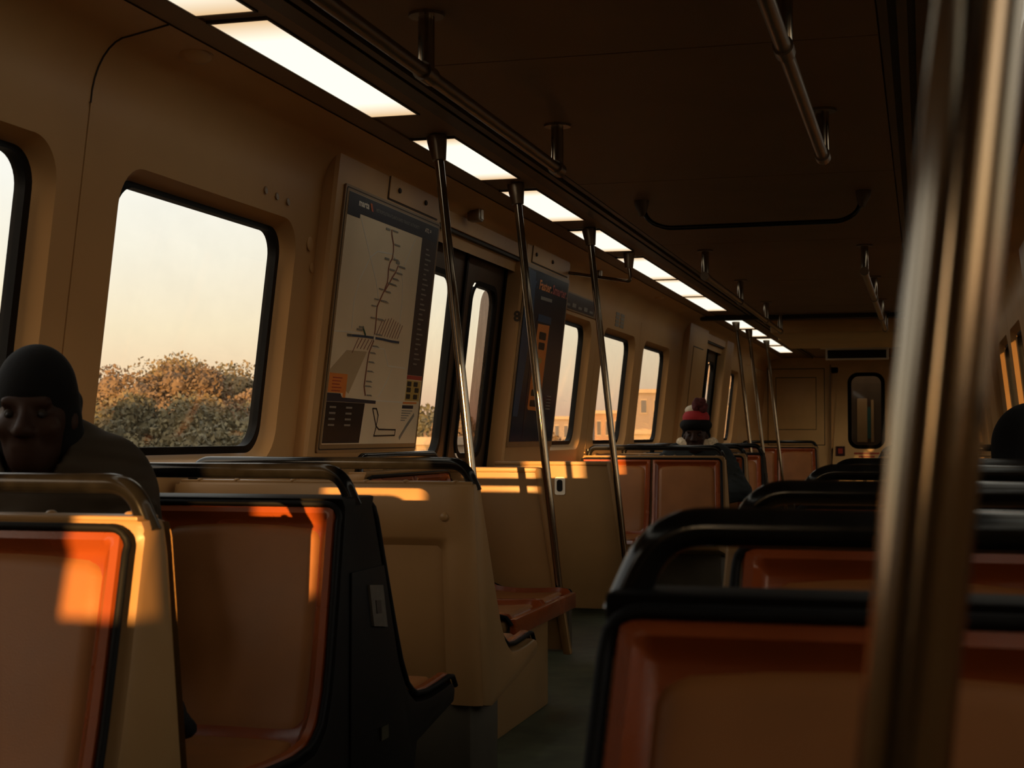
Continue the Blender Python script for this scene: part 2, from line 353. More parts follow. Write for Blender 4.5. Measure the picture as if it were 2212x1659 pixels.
nwin = 0
for s, side in ((-1, 'left'), (1, 'right')):
    WINS = [w_ for w_ in WINS_ALL if s > 0 or w_[0] < 18]  # the last window is kept on the right only, for its light
    seams = list(SEAMS); pockets = list(POCKETS)
    if s > 0:       # window added on the other side to throw light on the map
        WINS = sorted(WINS+[(4.97, 5.97)]); seams[4:5] = [4.83, 6.06]; pockets.remove((4.90, 6.08))
    b = MB()
    ys = [Y0, -1.5, 6.06, 7.55, 14.35, 15.8, Y1]
    # lower wall, cove and outer skirt are one run each between the doors
    def run(ya, yb, full=True):
        prof = [(wx(s, z), z) for z in (0.0, 0.5, WZ0)]
        b.grid(lambda y, t: (prof[t][0], y, prof[t][1]), [ya, yb], [0, 1, 2])
    for ya, yb in ((-1.5, 6.06), (7.55, 14.35), (15.8, Y1)): run(ya, yb)
    x1 = abs(wx(1, WZ1)); cov = []
    for k in range(9):
        t = k/8*math.pi/2; cov.append((s*(x1-0.012*math.sin(t*0.7)-0.10*(1-math.cos(t))), WZ1+(2.125-WZ1)*math.sin(t)))
    cov.append((s*1.10, ZC-0.004))
    b.grid(lambda y, t: (cov[t][0], y, cov[t][1]), [Y0, 3.365, Y1], list(range(len(cov))))
    wall = b.build('wall_'+side, 'wall_tan', None, kind='structure', smooth=50)
    for yj in (3.37, 1.93):
        pts = [(c_[0]-s*0.001, yj, c_[1]-0.001) for c_ in cov]
        MB().tube(pts, 0.0028, 6).build('joint_strip', 'line_dark', wall, smooth=60)
    if s < 0: wall_left = wall
    # panels, one per bay
    for i in range(len(seams)-1):
        if seams[i] is None or seams[i+1] is None: continue
        ya, yb = seams[i], seams[i+1]
        hole = [w_ for w_ in WINS if w_[0] >= ya-0.15 and w_[1] <= yb+0.15]
        hole = hole[0] if hole else None
        if hole and ya == 7.5: ya = 8.2
        b = MB(); wall_panel(b, s, ya+0.003, yb-0.003, hole)
        b.build('wall_panel', 'wall_tan', wall, smooth=40)
        b2 = MB(); b2.box((s*1.28, yb-0.004, 0.5), (s*1.5, yb+0.004, 0.6)) if False else None
        if hole:
            nwin += 1; window(s, nwin, *hole)
    # outer skin closes the gaps behind pillars and joints
    b = MB()
    ox = lambda z: wx(s, z, 1.50)
    edges = [Y0]
    segs = []
    prev = -1.5
    for (a, c) in WINS:
        segs.append((prev, a-0.02)); prev = c+0.02
    segs.append((prev, Y1))
    for a, c in segs:
        for d0, d1 in DOORS[1:]:
            if a < d0 and c > d1:
                b.grid(lambda y, z: (ox(z), y, z), [a, d0], [0.9, 2.2]); a = d1
        b.grid(lambda y, z: (ox(z), y, z), [a, c], [0.9, 2.2])
    b.grid(lambda y, z: (ox(z), y, z), [-1.5, 6.06], [1.83, 2.2]); b.grid(lambda y, z: (ox(z), y, z), [7.55, 14.35], [1.83, 2.2]); b.grid(lambda y, z: (ox(z), y, z), [15.8, Y1], [1.83, 2.2])
    b.grid(lambda y, z: (ox(z), y, z), [Y0, -1.5], [0, 2.2])
    b.build('outer_skin', 'slot_black', wall, smooth=0)
    # door pockets standing proud of the wall
    for (a, c) in pockets:
        b = MB(); zt = 2.14
        pr = lambda y, d, z: (wx(s, z, 1.37)+s*d, y, z)
        zs = [0.0, 0.6, 1.1, 1.6, zt]
        b.grid(lambda y, z: pr(y, 0, z), [a+0.012, c-0.012], zs)
        for y, e in ((a, 1), (c, -1)):
            b.grid(lambda d, z: pr(y, d, z), [0.012, 0.14], zs)
            b.grid(lambda t, z: pr(y+e*0.012*t, 0.012*(1-t), z), [0, 1], zs)
        b.build('door_pocket', 'wall_tan', wall, smooth=30)

# doors
def door(s, n, y0, y1, reflection_film=False):
    d = thing('door_%d' % n, None, None, (wx(s, 0, 1.47), (y0+y1)/2, 0), kind='structure')
    ym = (y0+y1)/2
    for (a, c, q) in ((y0+0.03, ym-0.012, 0), (ym+0.012, y1-0.06, 1)):
        b = MB(); h = rrect(a+0.11, c-0.105, 0.985, 1.865, 0.10, 8); m = len(h)
        cy, cz = (a+c)/2, 1.43; out = []; side = []
        for (y, z) in h:
            dy, dz = y-cy, z-cz; t = 1e9; sd = 0
            if dy > 1e-9: t, sd = min((t, sd), ((c-cy)/dy, 0))
            if dy < -1e-9: t, sd = min((t, sd), ((a-cy)/dy, 2))
            if dz > 1e-9: t, sd = min((t, sd), ((2.08-cz)/dz, 1))
            if dz < -1e-9: t, sd = min((t, sd), ((0.02-cz)/dz, 3))
            out.append((cy+dy*t, cz+dz*t)); side.append(sd)
        cor = {(0, 1): (c, 2.08), (1, 2): (a, 2.08), (2, 3): (a, 0.02), (3, 0): (c, 0.02)}
        for x0 in (1.47, 1.505):
            V = [(wx(s, p[1], x0), p[0], p[1]) for p in h]+[(wx(s, p[1], x0), p[0], p[1]) for p in out]; F = []
            for i in range(m):
                j = (i+1) % m; F.append((i, j, m+j, m+i))
                sd, last = side[i], m+i
                while sd != side[j]:
                    p = cor[(sd, (sd+1) % 4)]; V.append((wx(s, p[1], x0), p[0], p[1])); F.append((last, m+j, len(V)-1)); last = len(V)-1; sd = (sd+1) % 4
            b.add(V, F)
        leaf = b.build('door_leaf', 'door_metal', d, smooth=20)
        g = MB(); i_ = rrect(a+0.135, c-0.13, 1.01, 1.84, 0.085, 8)
        for x0, x1, A, B in ((1.462, 1.462, h, i_), (1.462, 1.50, i_, i_)):
            V = [(wx(s, p[1], x0), p[0], p[1]) for p in A]+[(wx(s, p[1], x1), p[0], p[1]) for p in B]
            g.add(V, [(i, (i+1) % m, m+(i+1) % m, m+i) for i in range(m)])
        g.build('gasket', 'rubber', leaf)
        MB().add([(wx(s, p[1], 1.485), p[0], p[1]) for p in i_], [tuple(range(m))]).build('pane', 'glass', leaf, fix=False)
        if reflection_film and q == 1:
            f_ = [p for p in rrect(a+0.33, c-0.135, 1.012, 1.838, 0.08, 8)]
            MB().add([(wx(s, p[1], 1.482), p[0], p[1]) for p in f_], [tuple(range(m))]).build('reflection_sheet', 'reflection_film', leaf, fix=False)  # added sheet imitating the interior reflected across part of the pane
    for y in (ym, y1-0.045):
        w_ = 0.014 if y == ym else 0.03
        part('rubber_edge', 'rubber', d, lambda b: b.prism([(0.02, y-w_), (2.08, y-w_), (2.08, y+w_), (0.02, y+w_)], lambda z, yy, x: (wx(s, z, x), yy, z), 1.458, 1.50))
    part('header', 'wall_tan', d, lambda b: b.prism([(2.03, y0), (2.16, y0), (2.16, y1), (2.03, y1)], lambda z, yy, x: (wx(s, z, x), yy, z), 1.385, 1.52))
    part('track', 'slot_black', d, lambda b: b.prism([(2.015, y0), (2.035, y0), (2.035, y1), (2.015, y1)], lambda z, yy, x: (wx(s, z, x), yy, z), 1.395, 1.50))
    return d
nd = 0
for s in (-1, 1):
    for (a, c) in DOORS[1:]:
        nd += 1; door(s, nd, a, c, reflection_film=(nd == 1))

# ceiling: backing slab, lift-out panels, slotted air diffusers, lamp troughs
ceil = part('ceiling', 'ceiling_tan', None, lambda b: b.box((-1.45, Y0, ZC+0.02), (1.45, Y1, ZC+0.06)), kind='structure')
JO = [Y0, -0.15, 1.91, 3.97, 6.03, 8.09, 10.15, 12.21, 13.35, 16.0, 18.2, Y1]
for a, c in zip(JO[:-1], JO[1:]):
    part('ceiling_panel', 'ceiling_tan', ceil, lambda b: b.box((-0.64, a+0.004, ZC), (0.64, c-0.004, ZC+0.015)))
for s in (-1, 1):
    for xa, xb, zz, m in ((0.645, 0.668, 0.0, 'strip_metal'), (0.668, 0.69, 0.012, 'slot_black'), (0.69, 0.715, -0.004, 'strip_metal'), (0.715, 0.735, 0.012, 'slot_black'), (0.735, 0.79, 0.0, 'strip_metal')):
        part('air_slot' if m == 'slot_black' else 'slot_rail', m, ceil, lambda b: b.box((min(s*xa, s*xb), Y0, ZC+zz), (max(s*xa, s*xb), Y1, ZC+0.018)))
    part('lamp_trough', 'ceiling_tan', ceil, lambda b: b.box((min(s*0.79, s*0.832), Y0, ZC), (max(s*0.79, s*0.832), Y1, ZC+0.018)), lambda b: b.box((min(s*1.008, s*1.11), Y0, ZC), (max(s*1.008, s*1.11), Y1, ZC+0.018)),
         lambda b: b.box((min(s*0.832, s*1.008), Y0, ZC+0.006), (max(s*0.832, s*1.008), Y1, ZC+0.018)))
part('cross_rib', 'slot_black', ceil, lambda b: b.box((-1.15, 13.05, ZC-0.035), (1.15, 13.16, ZC+0.01)))
part('drop_panel', 'wall_cream', ceil, lambda b: b.box((-0.60, 13.7, 2.035), (0.62, 15.0, ZC)), bevel=0.01)
part('drop_panel', 'wall_cream', ceil, lambda b: b.box((-0.66, 15.1, 2.055), (0.66, 16.6, ZC)), bevel=0.01)

LIGHTS = [(-2.2, -1.05), (-0.98, 0.17), (0.24, 1.39), (1.6, 2.15), (2.18, 3.33), (3.40, 4.555), (4.95, 5.806), (6.10, 7.03), (7.38, 8.27), (8.60, 9.85), (9.90, 11.13), (11.18, 12.48), (13.42, 14.65), (14.78, 15.85), (16.2, 17.45), (17.6, 19.05)]
LNAME = ['behind the rear door', 'above the rear pocket', 'above the first seats', 'of short length near the front row', 'cut off by the top edge of the photo', 'largest of the row, above the big window', 'behind the first steel pole', 'behind the second steel pole', 'behind the third steel pole', 'with a short grab hook hanging at its near end', 'in the middle of three close together', 'last one before the dark ceiling rib', 'first one beyond the dark ceiling rib', 'behind the middle far pole', 'behind the last far pole', 'farthest one, nearest the end wall']
for s, side in ((-1, 'left'), (1, 'right')):
    for (a, c), nm in zip(LIGHTS, LNAME):
        t = thing('ceiling_light', '%s ceiling light panel %s' % ('glowing', nm) if s < 0 else 'glowing right-hand ceiling light panel %s' % nm, 'light', (s*0.92, (a+c)/2, ZC), 'ceiling light strip on the %s' % side)
        part('frame', 'strip_metal', t, lambda b: b.box((s*0.92-0.086, a-0.006, ZC-0.004), (s*0.92+0.086, a+0.004, ZC+0.005)), lambda b: b.box((s*0.92-0.086, c-0.004, ZC-0.004), (s*0.92+0.086, c+0.006, ZC+0.005)),
             lambda b: b.box((s*0.92-0.086, a, ZC-0.004), (s*0.92-0.079, c, ZC+0.005)), lambda b: b.box((s*0.92+0.079, a, ZC-0.004), (s*0.92+0.086, c, ZC+0.005)))
        part('diffuser', 'diffuser', t, lambda b: b.box((s*0.92-0.079, a, ZC-0.002), (s*0.92+0.079, c, ZC+0.005)), smooth=0)

# front end wall with its door and cabinets
we = part('wall_front', 'wall_cream', None, lambda b: b.box((-1.5, Y1, 0), (-0.46, Y1+0.06, 2.2)), lambda b: b.box((0.46, Y1, 0), (1.5, Y1+0.06, 2.2)), lambda b: b.box((-0.46, Y1, 2.02), (0.46, Y1+0.06, 2.2)), kind='structure')
for s in (-1, 1):
    part('cabinet_gap', 'line_dark', we, lambda b: b.box((min(s*0.542, s*1.308), Y1-0.006, 0.962), (max(s*0.542, s*1.308), Y1, 2.008)), lambda b: b.box((min(s*0.652, s*1.198), Y1-0.0235, 1.172), (max(s*0.652, s*1.198), Y1-0.02, 1.888)))
    part('cabinet_door', 'wall_cream', we, lambda b: b.box((min(s*0.55, s*1.30), Y1-0.022, 0.97), (max(s*0.55, s*1.30), Y1, 2.0)), bevel=0.006)
    part('cabinet_inset', 'wall_cream', we, lambda b: b.box((min(s*0.66, s*1.19), Y1-0.034, 1.18), (max(s*0.66, s*1.19), Y1-0.022, 1.88)), bevel=0.006)
    part('door_jamb', 'frame_tan', we, lambda b: b.box((min(s*0.455, s*0.475), Y1-0.03, 0), (max(s*0.455, s*0.475), Y1, 2.05)))
de = thing('door_9', None, None, (0, Y1, 0), kind='structure')
b = MB(); h = rrect(-0.225, 0.235, 0.93, 1.93, 0.13, 8); m = len(h); cor_o = []
for (x, z) in h:
    dx, dz = x-0.005, z-1.43; t = min(0.455/abs(dx) if abs(dx) > 1e-9 else 1e9, (0.59/dz if dz > 0 else -1.41/dz) if abs(dz) > 1e-9 else 1e9)
    cor_o.append((0.005+dx*t, 1.43+dz*t))
V = [(x, Y1+0.02, z) for x, z in h]+[(x, Y1+0.02, z) for x, z in cor_o]
b.add(V, [(i, (i+1) % m, m+(i+1) % m, m+i) for i in range(m)])
leaf = b.build('door_leaf', 'wall_cream', de, smooth=10)
part('backing_sheet', 'wall_cream', de, lambda b: b.box((-0.46, Y1+0.03, 0), (-0.24, Y1+0.05, 2.03)), lambda b: b.box((0.25, Y1+0.03, 0), (0.46, Y1+0.05, 2.03)), lambda b: b.box((-0.46, Y1+0.03, 0), (0.46, Y1+0.05, 0.92)), lambda b: b.box((-0.46, Y1+0.03, 1.94), (0.46, Y1+0.05, 2.03)))
g = MB(); i_ = rrect(-0.19, 0.20, 0.965, 1.895, 0.10, 8); o_ = rrect(-0.24, 0.25, 0.915, 1.945, 0.14, 8)
for ya, yb, A, B in ((Y1+0.02, Y1-0.005, o_, i_), (Y1-0.005, Y1+0.04, i_, i_)):
    g.add([(p[0], ya, p[1]) for p in A]+[(p[0], yb, p[1]) for p in B], [(i, (i+1) % m, m+(i+1) % m, m+i) for i in range(m)])
g.build('gasket', 'rubber', leaf)
MB().add([(p[0], Y1+0.025, p[1]) for p in i_], [tuple(range(m))]).build('pane', 'glass_dark', leaf, fix=False)
# the end of the next car seen through the end door
nc = thing('next_car_end', 'dark end of the next car seen through the end door window', 'train car', (0, 21.6, 0))
part('end_sheet', 'door_metal', nc, lambda b: b.box((-1.4, 21.6, 0), (1.4, 21.66, 2.6)))
part('window_frame', 'frame_tan', nc, lambda b: b.box((-0.16, 21.56, 1.0), (-0.02, 21.6, 1.62)), lambda b: b.box((0.03, 21.56, 1.0), (0.07, 21.6, 1.6)), bevel=0.01)
part('window_pane', 'ink_teal', nc, lambda b: b.box((-0.02, 21.58, 1.05), (0.03, 21.6, 1.5)))
part('gangway_floor', 'plinth', nc, lambda b: b.box((-0.6, 20.58, -0.04), (0.6, 21.6, 0.0)))

# rear end wall behind the viewer, with its off-centre window that lets the low sun in
part('wall_back', 'wall_tan', None, lambda b: b.box((-1.6, Y0-0.05, 0), (-0.28, Y0, 2.2)), lambda b: b.box((0.028, Y0-0.05, 0), (1.6, Y0, 2.2)), lambda b: b.box((-0.28, Y0-0.05, 0), (0.028, Y0, 1.115)), lambda b: b.box((-0.28, Y0-0.05, 1.80), (0.028, Y0, 2.2)), kind='structure')
t = thing('sun_trim_box', 'added tan box against the rear end wall, blocking part of the sun', 'light blocker', (-0.35, -2.85, 0))  # unseen box added to trim the sun patches on the seats
part('body', 'wall_tan', t, lambda b: b.box((-0.62, -2.99, 0), (-0.150, -2.72, 1.30)), bevel=0.01)
part('cabinet_door', 'frame_tan', t, lambda b: b.box((-0.58, -2.72, 0.1), (-0.19, -2.70, 1.24)), bevel=0.006)  # front plate of the added box

# ------------------------------------------------------------------ small things on the walls
def onw(y, z, off=0.0, x0=1.37, s=-1): return (wx(s, z, x0)-s*off, y, z)
def lockbolt(parent, y, z, x0=1.37, r=0.011):
    p = MB(); c = Vector(onw(y, z, 0, x0)); p.tube([c, c+Vector((0.006, 0, 0.0007)), c+Vector((0.009, 0, 0.001))], [r, r, r*0.6], 10)
    return p.build('lock', 'line_dark', parent)
def wplate(b, y0, y1, z0, z1, off0, off1, x0=1.37, r=0.006):
    P = rrect(y0, y1, z0, z1, r, 3); b.prism(P, lambda y, z, o: onw(y, z, o, x0), off0, off1)
for a, c, l1, l2, lab in ((5.42, 6.02, 5.52, 5.84, 'tan access hatch with two locks above the transit map'), (7.62, 8.44, 7.68, 8.04, 'tan access hatch with two locks above the dark advert')):
    h = thing('access_hatch', lab, 'hatch', onw((a+c)/2, 2.03), 'hatches above the posters')
    part('hatch_gap', 'line_dark', h, lambda b: wplate(b, a-0.005, c+0.005, 2.021, 2.135, 0.0005, 0.002))  # dark joint line round the hatch plate
    part('hatch_plate', 'wall_tan', h, lambda b: wplate(b, a, c, 2.027, 2.13, 0.0005, 0.006))
    lockbolt(h, l1, 2.07, 1.364); lockbolt(h, l2, 2.07, 1.364)

def poly_line(b, pts, w, off, x0):
    for (p, q) in zip(pts[:-1], pts[1:]):
        dy, dz = q[0]-p[0], q[1]-p[1]; L = math.hypot(dy, dz) or 1; ny, nz = -dz/L*w/2, dy/L*w/2; ey, ez = dy/L*w*0.3, dz/L*w*0.3
        b.prism([(p[0]+ny-ey, p[1]+nz-ez), (q[0]+ny+ey, q[1]+nz+ez), (q[0]-ny+ey, q[1]-nz+ez), (p[0]-ny-ey, p[1]-nz-ez)], lambda y, z, o: onw(y, z, o, x0), off, off+0.0006)
def quad(b, pts, off, x0, th=0.0008): b.prism(pts, lambda y, z, o: onw(y, z, o, x0), off, off+th)
def wtext(b, body, y, z, size, off, x0, bold=0.0, cond=1.0, fit=None):
    V, F = text_geo(body, size, bold, cond)
    if fit:
        wd = max(v[0] for v in V)-min(v[0] for v in V); k = fit/wd; V = [(v[0]*k, v[1]) for v in V]
    b.add([onw(y+v[0], z+v[1], off, x0) for v in V], F)

part('inset_line', 'line_dark', wall_left, lambda b: wplate(b, 13.48, 14.12, 1.10, 1.92, 0.0002, 0.001))
part('inset_panel', 'wall_tan', wall_left, lambda b: wplate(b, 13.50, 14.10, 1.112, 1.908, 0.0005, 0.005))
# transit map poster
XP = 1.368
pm = thing('transit_map', 'large rail transit map poster with navy header on the door pocket', 'poster', onw(5.5, 1.05))
part('frame', 'frame_tan', pm, lambda b: wplate(b, 4.975, 6.055, 1.035, 2.012, 0.0, 0.006, XP, 0.01))
part('frame_groove', 'line_dark', pm, lambda b: wplate(b, 4.985, 6.045, 1.045, 2.004, 0.006, 0.0065, XP, 0.01))
part('frame_lip', 'frame_tan', pm, lambda b: wplate(b, 4.990, 6.040, 1.050, 1.999, 0.006, 0.0075, XP, 0.01))
sh = part('map_sheet', 'paper', pm, lambda b: wplate(b, 5.005, 6.030, 1.066, 1.990, 0.0075, 0.0085, XP, 0.003))
OF = 0.0086
part('header_band', 'ink_navy', sh, lambda b: quad(b, [(5.006, 1.905), (5.13, 1.905), (5.13, 1.922), (6.029, 1.924), (6.029, 1.989), (5.006, 1.989)], OF, XP))
part('side_band', 'ink_side', sh, lambda b: quad(b, [(5.84, 1.352), (6.029, 1.352), (6.029, 1.925), (5.84, 1.925)], OF, XP))
part('red_strip', 'ink_red', sh, lambda b: quad(b, [(5.84, 1.334), (6.029, 1.334), (6.029, 1.351), (5.84, 1.351)], OF, XP))
part('map_tint', 'ink_peach', sh, lambda b: quad(b, [(5.21, 1.257), (4.99+0.016, 1.33), (5.006, 1.34), (5.146, 1.417), (5.351, 1.422)], OF, XP))
part('notice_box', 'ink_orange', sh, lambda b: quad(b, [(5.006, 1.257), (5.155, 1.257), (5.155, 1.24), (5.18, 1.24), (5.18, 1.328), (5.006, 1.328)], OF+0.0005, XP))
part('dark_bar', 'ink_navy', sh, lambda b: quad(b, [(5.006, 1.224), (5.505, 1.224), (5.505, 1.236), (5.15, 1.241), (5.13, 1.255), (5.006, 1.255)], OF, XP))
part('info_box', 'ink_black', sh, lambda b: quad(b, [(5.006, 1.07), (5.372, 1.07), (5.39, 1.223), (5.006, 1.223)], OF, XP))
partk('roads', 'ink_white', sh, *[(lambda b, p=p: poly_line(b, p, 0.005, OF, XP)) for p in (
    [(5.134, 1.917), (5.275, 1.782), (5.365, 1.697), (5.416, 1.63)],
    [(5.17, 1.501), (5.163, 1.604), (5.195, 1.683), (5.281, 1.779), (5.35, 1.809), (5.512, 1.817), (5.596, 1.79), (5.659, 1.73), (5.68, 1.649), (5.679, 1.567), (5.69, 1.5)],
    [(5.006, 1.479), (5.126, 1.484), (5.278, 1.488)], [(5.399, 1.441), (5.538, 1.442), (5.601, 1.378), (5.80, 1.377)], [(5.648, 1.367), (5.606, 1.318), (5.531, 1.252)], [(5.76, 1.91), (5.66, 1.79)], [(5.5, 1.237), (5.83, 1.236)])])
NORTH = [(5.473, 1.907), (5.48, 1.89), (5.508, 1.857), (5.516, 1.832), (5.513, 1.799), (5.492, 1.782), (5.484, 1.756), (5.489, 1.72), (5.486, 1.701), (5.465, 1.67), (5.427, 1.627), (5.405, 1.6), (5.41, 1.554), (5.413, 1.511), (5.41, 1.494)]
SOUTH = [(5.41, 1.494), (5.409, 1.468), (5.393, 1.447), (5.374, 1.42), (5.367, 1.384), (5.365, 1.348), (5.363, 1.309), (5.36, 1.29), (5.384, 1.255)]
NE = [(5.587, 1.778), (5.566, 1.75), (5.531, 1.724), (5.508, 1.7), (5.466, 1.667)]
EW = [(5.139, 1.472), (5.213, 1.475), (5.316, 1.478), (5.405, 1.479), (5.507, 1.479), (5.604, 1.477), (5.692, 1.478)]
part('north_south_line', 'ink_rust', sh, lambda b: poly_line(b, NORTH, 0.008, OF+0.001, XP), lambda b: poly_line(b, SOUTH, 0.008, OF+0.001, XP))
part('branch_line', 'ink_rust', sh, lambda b: poly_line(b, NE, 0.008, OF+0.001, XP))
part('east_west_line', 'ink_blue', sh, lambda b: poly_line(b, EW, 0.009, OF+0.0014, XP))
part('short_branch', 'ink_green', sh, lambda b: poly_line(b, [(5.28, 1.511), (5.314, 1.484)], 0.010, OF+0.0014, XP))
part('interchange_dot', 'ink_white', sh, lambda b: quad(b, rrect(5.402, 5.420, 1.468, 1.492, 0.008, 4), OF+0.002, XP))
def ticks(b):
    rr = random.Random(3)
    for (y, z) in NORTH[::2]+NE: quad(b, [(y+0.012, z-0.003), (y+0.012+0.05+0.04*rr.random(), z-0.003), (y+0.012+0.05+0.02*rr.random(), z+0.003), (y+0.012, z+0.003)], OF+0.0012, XP)
    for (y, z) in SOUTH[2:]: quad(b, [(y+0.012, z-0.003), (y+0.06+0.03*rr.random(), z-0.003), (y+0.06, z+0.003), (y+0.012, z+0.003)], OF+0.0012, XP)
    for (y, z) in NORTH[9:13]: quad(b, [(y-0.06, z-0.002), (y-0.012, z-0.002), (y-0.012, z+0.003), (y-0.06, z+0.003)], OF+0.0012, XP)
    for y, z, w in ((5.24, 1.51, 0.05), (5.22, 1.50, 0.06), (5.43, 1.792, -0.05), (5.41, 1.905, 0.045), (5.56, 1.79, 0.04), (5.13, 1.474, 0.05)): quad(b, [(y, z-0.004), (y+abs(w), z-0.004), (y+abs(w), z+0.004), (y, z+0.004)], OF+0.0012, XP)
partk('station_names', 'ink_grey', sh, ticks)
def slants(b):
    for k in range(9):
        y = 5.43+k*0.03; L = 0.075-0.004*abs(k-3)
        poly_line(b, [(y, 1.492), (y+L*0.8, 1.492+L)], 0.004, OF+0.0008, XP)
    for k in range(5):
        y = 5.39-k*0.035; poly_line(b, [(y, 1.468), (y-0.04-0.01*(k == 4), 1.43-0.02*(k == 4))], 0.004, OF+0.0008, XP)
partk('slanted_names', 'ink_rust', sh, slants)
part('loop_line', 'ink_black', sh, lambda b: poly_line(b, [(5.481, 1.205), (5.523, 1.205), (5.55, 1.179), (5.54, 1.136), (5.572, 1.123), (5.767, 1.122), (5.764, 1.099), (5.524, 1.097), (5.541, 1.132), (5.481, 1.205)], 0.006, OF+0.0008, XP))
part('icon_cells', 'ink_yellow', sh, lambda b: quad(b, [(5.845, 1.245), (6.02, 1.245), (6.02, 1.33), (5.845, 1.33)], OF, XP))
partk('icon_marks', 'line_dark', sh, *[(lambda b, p=p: quad(b, rrect(p[0], p[0]+0.05, p[1], p[1]+0.02, 0.004, 2), OF+0.0009, XP)) for p in ((5.85, 1.305), (5.85, 1.28), (5.85, 1.252), (5.93, 1.305), (5.95, 1.28), (5.94, 1.252))])
part('yellow_strip', 'ink_orange', sh, lambda b: quad(b, [(5.82, 1.231), (5.99, 1.233), (5.99, 1.240), (5.82, 1.238)], OF+0.0012, XP))
part('dark_label', 'ink_navy', sh, lambda b: quad(b, [(5.82, 1.211), (5.955, 1.212), (5.955, 1.226), (5.82, 1.225)], OF, XP))
partk('legend_lines', 'ink_grey', sh, *[(lambda b, k=k: quad(b, [(5.82, 1.20-k*0.010), (5.95-0.02*k, 1.20-k*0.010), (5.95-0.02*k, 1.204-k*0.010), (5.82, 1.204-k*0.010)], OF, XP)) for k in range(5)],
     *[(lambda b, k=k: quad(b, [(5.895, 1.88-k*0.021), (5.93+0.05*((k*7) % 5)/5, 1.88-k*0.021), (5.93+0.05*((k*7) % 5)/5, 1.886-k*0.021), (5.895, 1.886-k*0.021)], OF+0.0009, XP)) for k in range(24)],
     *[(lambda b, k=k: quad(b, [(5.04+0.16*(k % 2), 1.20-0.022*(k//2)), (5.10+0.16*(k % 2), 1.20-0.022*(k//2)), (5.10+0.16*(k % 2), 1.207-0.022*(k//2)), (5.04+0.16*(k % 2), 1.207-0.022*(k//2))], OF+0.0009, XP)) for k in range(8)])
partk('notice_lines', 'ink_red', sh, *[(lambda b, k=k: quad(b, [(5.04, 1.31-k*0.012), (5.13-0.01*(k % 3), 1.31-k*0.012), (5.13-0.01*(k % 3), 1.314-k*0.012), (5.04, 1.314-k*0.012)], OF+0.0014, XP)) for k in range(5)])
part('pencil_drawing', 'ink_grey', sh, lambda b: poly_line(b, [(5.975, 1.185), (5.90, 1.14), (5.828, 1.089)], 0.016, OF, XP))
part('operator_name', 'ink_white', sh, lambda b: wtext(b, 'marta', 5.105, 1.951, 0.034, OF+0.0012, XP, bold=0.0012, fit=0.105))
part('logo_stripe', 'ink_orange', sh, lambda b: quad(b, [(5.218, 1.975), (5.226, 1.975), (5.246, 1.947), (5.238, 1.947)], OF+0.0012, XP))
part('logo_stripe', 'ink_red', sh, lambda b: quad(b, [(5.229, 1.975), (5.237, 1.975), (5.257, 1.947), (5.249, 1.947)], OF+0.0012, XP))
part('authority_name', 'ink_grey', sh, lambda b: wtext(b, 'METROPOLITAN ATLANTA RAPID TRANSIT AUTHORITY', 5.285, 1.952, 0.019, OF+0.0012, XP, fit=0.50))
part('region_mark', 'ink_white', sh, lambda b: wtext(b, 'ATL', 5.86, 1.952, 0.024, OF+0.0012, XP, bold=0.0004, fit=0.055), lambda b: quad(b, [(5.922, 1.957), (5.936, 1.957), (5.936, 1.960), (5.922, 1.960)], OF+0.0012, XP), lambda b: quad(b, [(5.922, 1.963), (5.936, 1.963), (5.936, 1.966), (5.922, 1.966)], OF+0.0012, XP))

# dark advert on the far pocket
ad = thing('advert_poster', 'dark navy advert poster with an orange phone and Faster Smarter heading', 'poster', onw(7.97, 1.05))
part('frame', 'frame_tan', ad, lambda b: wplate(b, 7.515, 8.485, 1.035, 2.012, 0.0, 0.006, XP, 0.01))
sh = part('advert_sheet', 'ink_dkblue', ad, lambda b: wplate(b, 7.54, 8.455, 1.065, 1.990, 0.006, 0.0085, XP, 0.004))
part('blue_panel', 'ink_blue', sh, lambda b: quad(b, [(7.545, 1.20), (7.64, 1.20), (7.74, 1.76), (7.70, 1.98), (7.545, 1.98)], OF, XP))
part('plum_panel', 'ink_plum', sh, lambda b: quad(b, [(7.78, 1.08), (7.83, 1.22), (7.84, 1.75), (7.78, 1.6)], OF, XP))
part('blue_screen', 'ink_blue', sh, lambda b: quad(b, rrect(7.85, 8.14, 1.725, 1.765, 0.006, 2), OF, XP))
part('phone', 'ink_orange', sh, lambda b: quad(b, [(7.86, 1.712), (8.115, 1.718), (8.09, 1.25), (8.06, 1.236), (7.85, 1.238), (7.826, 1.25)], OF, XP))
partk('phone_marks', 'ink_black', sh, lambda b: quad(b, rrect(7.91, 8.06, 1.63, 1.672, 0.012, 3), OF+0.001, XP), lambda b: quad(b, rrect(7.92, 8.05, 1.575, 1.615, 0.012, 3), OF+0.001, XP), lambda b: quad(b, rrect(7.87, 8.01, 1.316, 1.352, 0.012, 3), OF+0.001, XP), lambda b: quad(b, rrect(7.865, 8.01, 1.258, 1.294, 0.012, 3), OF+0.001, XP))
part('phone_button', 'ink_yellow', sh, lambda b: quad(b, rrect(7.95, 8.02, 1.50, 1.53, 0.014, 4), OF+0.001, XP))
part('heading_orange', 'ink_orange', sh, lambda b: wtext(b, 'Faster.', 7.80, 1.898, 0.072, OF+0.001, XP, bold=0.002, fit=0.275))
part('heading_red', 'ink_red', sh, lambda b: wtext(b, 'Smarter.', 8.095, 1.898, 0.072, OF+0.001, XP, bold=0.002, fit=0.345))
part('heading_blue', 'ink_blue', sh, lambda b: wtext(b, 'er.', 7.66, 1.898, 0.072, OF+0.001, XP, bold=0.002, fit=0.10))
